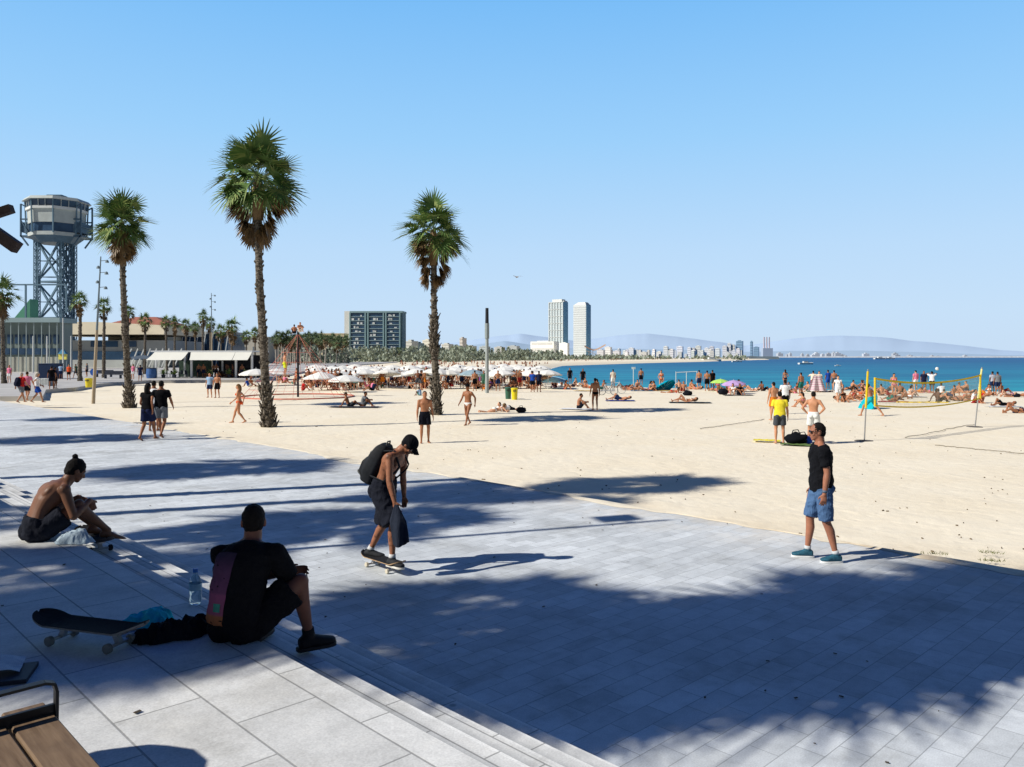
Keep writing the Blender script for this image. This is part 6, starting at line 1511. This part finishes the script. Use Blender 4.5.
# local +y runs back along the terrace (away), local x=0 is the outer edge of the outer slat at its far end
for i in range(4):
    x1 = -i*.148; mb = MB(); x0 = x1 - .137; L0 = -1.9; y1 = .13 if i else 0
    mb.loft([[V((x0+.006,y,BZ-.045)), V((x1-.006,y,BZ-.045)), V((x1,y,BZ-.039)), V((x1,y,BZ-.006)), V((x1-.006,y,BZ)), V((x0+.006,y,BZ)), V((x0,y,BZ-.006)), V((x0,y,BZ-.039))] for y in (L0, .16)])
    mb.build('slat', m_slat, bt)
def armloop(y):
    mb = MB(); pts = [V((.005,y-.005,BZ-.06)), V((.008,y,BZ+.075)), V((.0,y,BZ+.105)), V((-.03,y,BZ+.115)), V((-.36,y,BZ+.112)), V((-.70,y,BZ+.11)), V((-.70,y,BZ-.06))]
    for a, b in zip(pts, pts[1:]): mb.bar(a, b, .010, .034, ref=V((0,1,0)))
    mb.bar(V((.008,y,BZ+.010)), V((-.69,y,BZ+.010)), .014, .045); return mb
for y in (.04, -1.75): armloop(y).build('armrest', m_iron, bt)
for y in (-.12, -1.6):
    mb = MB(); mb.bar((-.06,y,0),(-.06,y,BZ-.05), .05); mb.bar((-.50,y,0),(-.50,y,BZ-.05), .05); mb.bar((-.04,y,BZ-.055),(-.54,y,BZ-.055), .04, .02); mb.build('leg', m_iron, bt)
# unseen lidded bin, added left of the view to cast the round shadow
s_ = G(148, 775, .86); hb_ = 1.0; bb = s_ - SUN_H*(hb_/math.tan(SUN_EL)); t = thing('shadow_bin', 'unseen round dark bin added left of the bench corner so its lid shades the slabs', 'bin', (bb.x, bb.y, .86))
MB().lathe((0,0,0), [(.24,0),(.26,.04),(.27,.80)], 24).build('body', m_iron, t); MB().lathe((0,0,.86), [(.30,0),(.30,.05),(.26,.12),(.10,.14)], 12).build('lid', m_iron, t)
mb = MB()
for k_ in range(4): a_ = math.pi/2*k_; mb.bar((.25*math.cos(a_),.25*math.sin(a_),.78),(.25*math.cos(a_),.25*math.sin(a_),.88), .02)
mb.build('lid_struts', m_iron, t)
# timber beams of a shelter that reach into the picture at the upper left
PY = 5.2; t = thing('timber_shelter', 'dark brown timber beams of a shelter poking in at the left edge beside the tower', 'shelter', (D(-150,0,PY).x, PY, .0)); m_beam = wood('dark_beam', (.035,.022,.018), (.065,.042,.033)); ox = t.location.x
def loc(px, py, dy=0): p = D(px, py, PY+dy); return V((p.x-ox, p.y-PY, p.z))
MB().bar(loc(-150,600), loc(-150,150), .14).build('post', m_beam, t)
MB().bar(loc(-150,262), loc(12,208.5), .052, .052).build('beam', m_beam, t); MB().bar(loc(-150,130), loc(17.5,248), .075, .06, ref=V((0,1,0))).build('beam', m_beam, t); MB().bar(loc(-60,205), loc(3,240), .05).build('brace', m_beam, t)
# tall street lamp left of the frame, its long shadow crosses the promenade
s_ = G(668, 520, 0); hh = 9.0; lb = s_ - SUN_H*(hh/math.tan(SUN_EL)); t = thing('street_lamp', 'tall street lamp with a flat rectangular head, left of the frame, shading the paving', 'street lamp', (lb.x, lb.y, 0)); MB().tube([(0,0,0),(0,0,hh)], [.075,.05], 12).build('post', m_lamp, t); mb = MB(); mb.bar((-.334*.16,.943*.16,hh-.55), (-.334*.62,.943*.62,hh-.55), .10, .62, ref=V((.943,.334,0))); mb.bar((0,0,hh-.5), (-.334*.2,.943*.2,hh-.5), .05); mb.build('lamp_head', m_lamp, t)
MB().lathe((0,0,0), [(.16,0),(.16,.03),(.09,.05)], 14).build('base', m_lamp, t)
# weeds where the sand meets the paving
rnd = random.Random(2)
for px, py, lab in ((934,554,'small green weed tuft at the paving edge, left of two by the sand'),(991,553,'small green weed tuft in the sand at the right, upper one'),(991,561,'small green weed tuft in the sand at the right, lower one')):
    p = G(px, py, SAND + .06); mb = MB()
    for i in range(60):
        a_ = rnd.uniform(0,6.28); r_ = rnd.uniform(0,.12); q = V((r_*math.cos(a_)*1.6, r_*math.sin(a_), 0)); d_ = V((rnd.uniform(-.7,.7), rnd.uniform(-.7,.7), .6)).normalized(); s2 = V((math.cos(a_),math.sin(a_),0))*.006; L_ = rnd.uniform(.03,.06); mb.add([q-s2, q+s2, q+d_*L_], [(0,1,2)])
    tag(mb.build('weeds', M((.16,.17,.07), .8, .1, .3, 20), None, False, p), lab, 'plant', kind='stuff')
# scraps of dry seaweed, sticks and litter on the sand: uncountable crumbs
mb = MB()
for i in range(260):
    px = rnd.uniform(130, 1024); py = 398 + 160*rnd.random()**1.3; p = G(px, py, SAND)
    if p.dot(NA) < PE + .4 or p.length > 70: continue
    r_ = rnd.uniform(.006, .022)*(2 if i % 12 == 0 else 1); z = sand_z(p.x, p.y); a_ = rnd.uniform(0, 3.14)
    mb.box((p.x, p.y, z + .01), (r_*2.4, r_*.6, .02), Matrix.Rotation(a_, 3, 'Z'))
tag(mb.build('beach_litter', M((.16,.12,.08), .9, .1, .4, 3)), 'dark crumbs of dry seaweed and twigs scattered over the sand', 'debris', kind='stuff')
# brown leaves and grit on the paving
mb = MB()
for i in range(150):
    p_ = rnd.uniform(-2.0, 11.0); t_ = rnd.uniform(-3, 16); z = .86 if p_ < 2.2 else (0 if p_ > 3.75 else None)
    if z is None: continue
    q = PT(p_, t_, z + .008); r_ = rnd.uniform(.005, .018); mb.box(q, (r_*2, r_, .004), Matrix.Rotation(rnd.uniform(0,3.14), 3, 'Z'))
tag(mb.build('paving_litter', M((.09,.07,.05), .9, .1, .4, 3)), 'tiny dry leaf scraps and grit strewn over the slabs', 'debris', kind='stuff')
# gull
g_ = D(517, 277, 60); t = thing('gull', 'single bird gliding in the sky above the slim lamp post', 'bird', g_, R(30)); mb = MB(); mb.ball((0,0,0), (.06,.20,.06)); mb.build('body', M((.3,.3,.32), .8, .1, .1), t, True)
for s in (-1, 1): mb = MB(); mb.add([V((0,.10,0)), V((0,-.08,0)), V((s*.28,.02,.10)), V((s*.28,.13,.10)), V((s*.55,.0,.04))], [(0,1,2,3),(3,2,4)]); mb.build('wing', M((.28,.28,.30), .8, .1, .1), t)
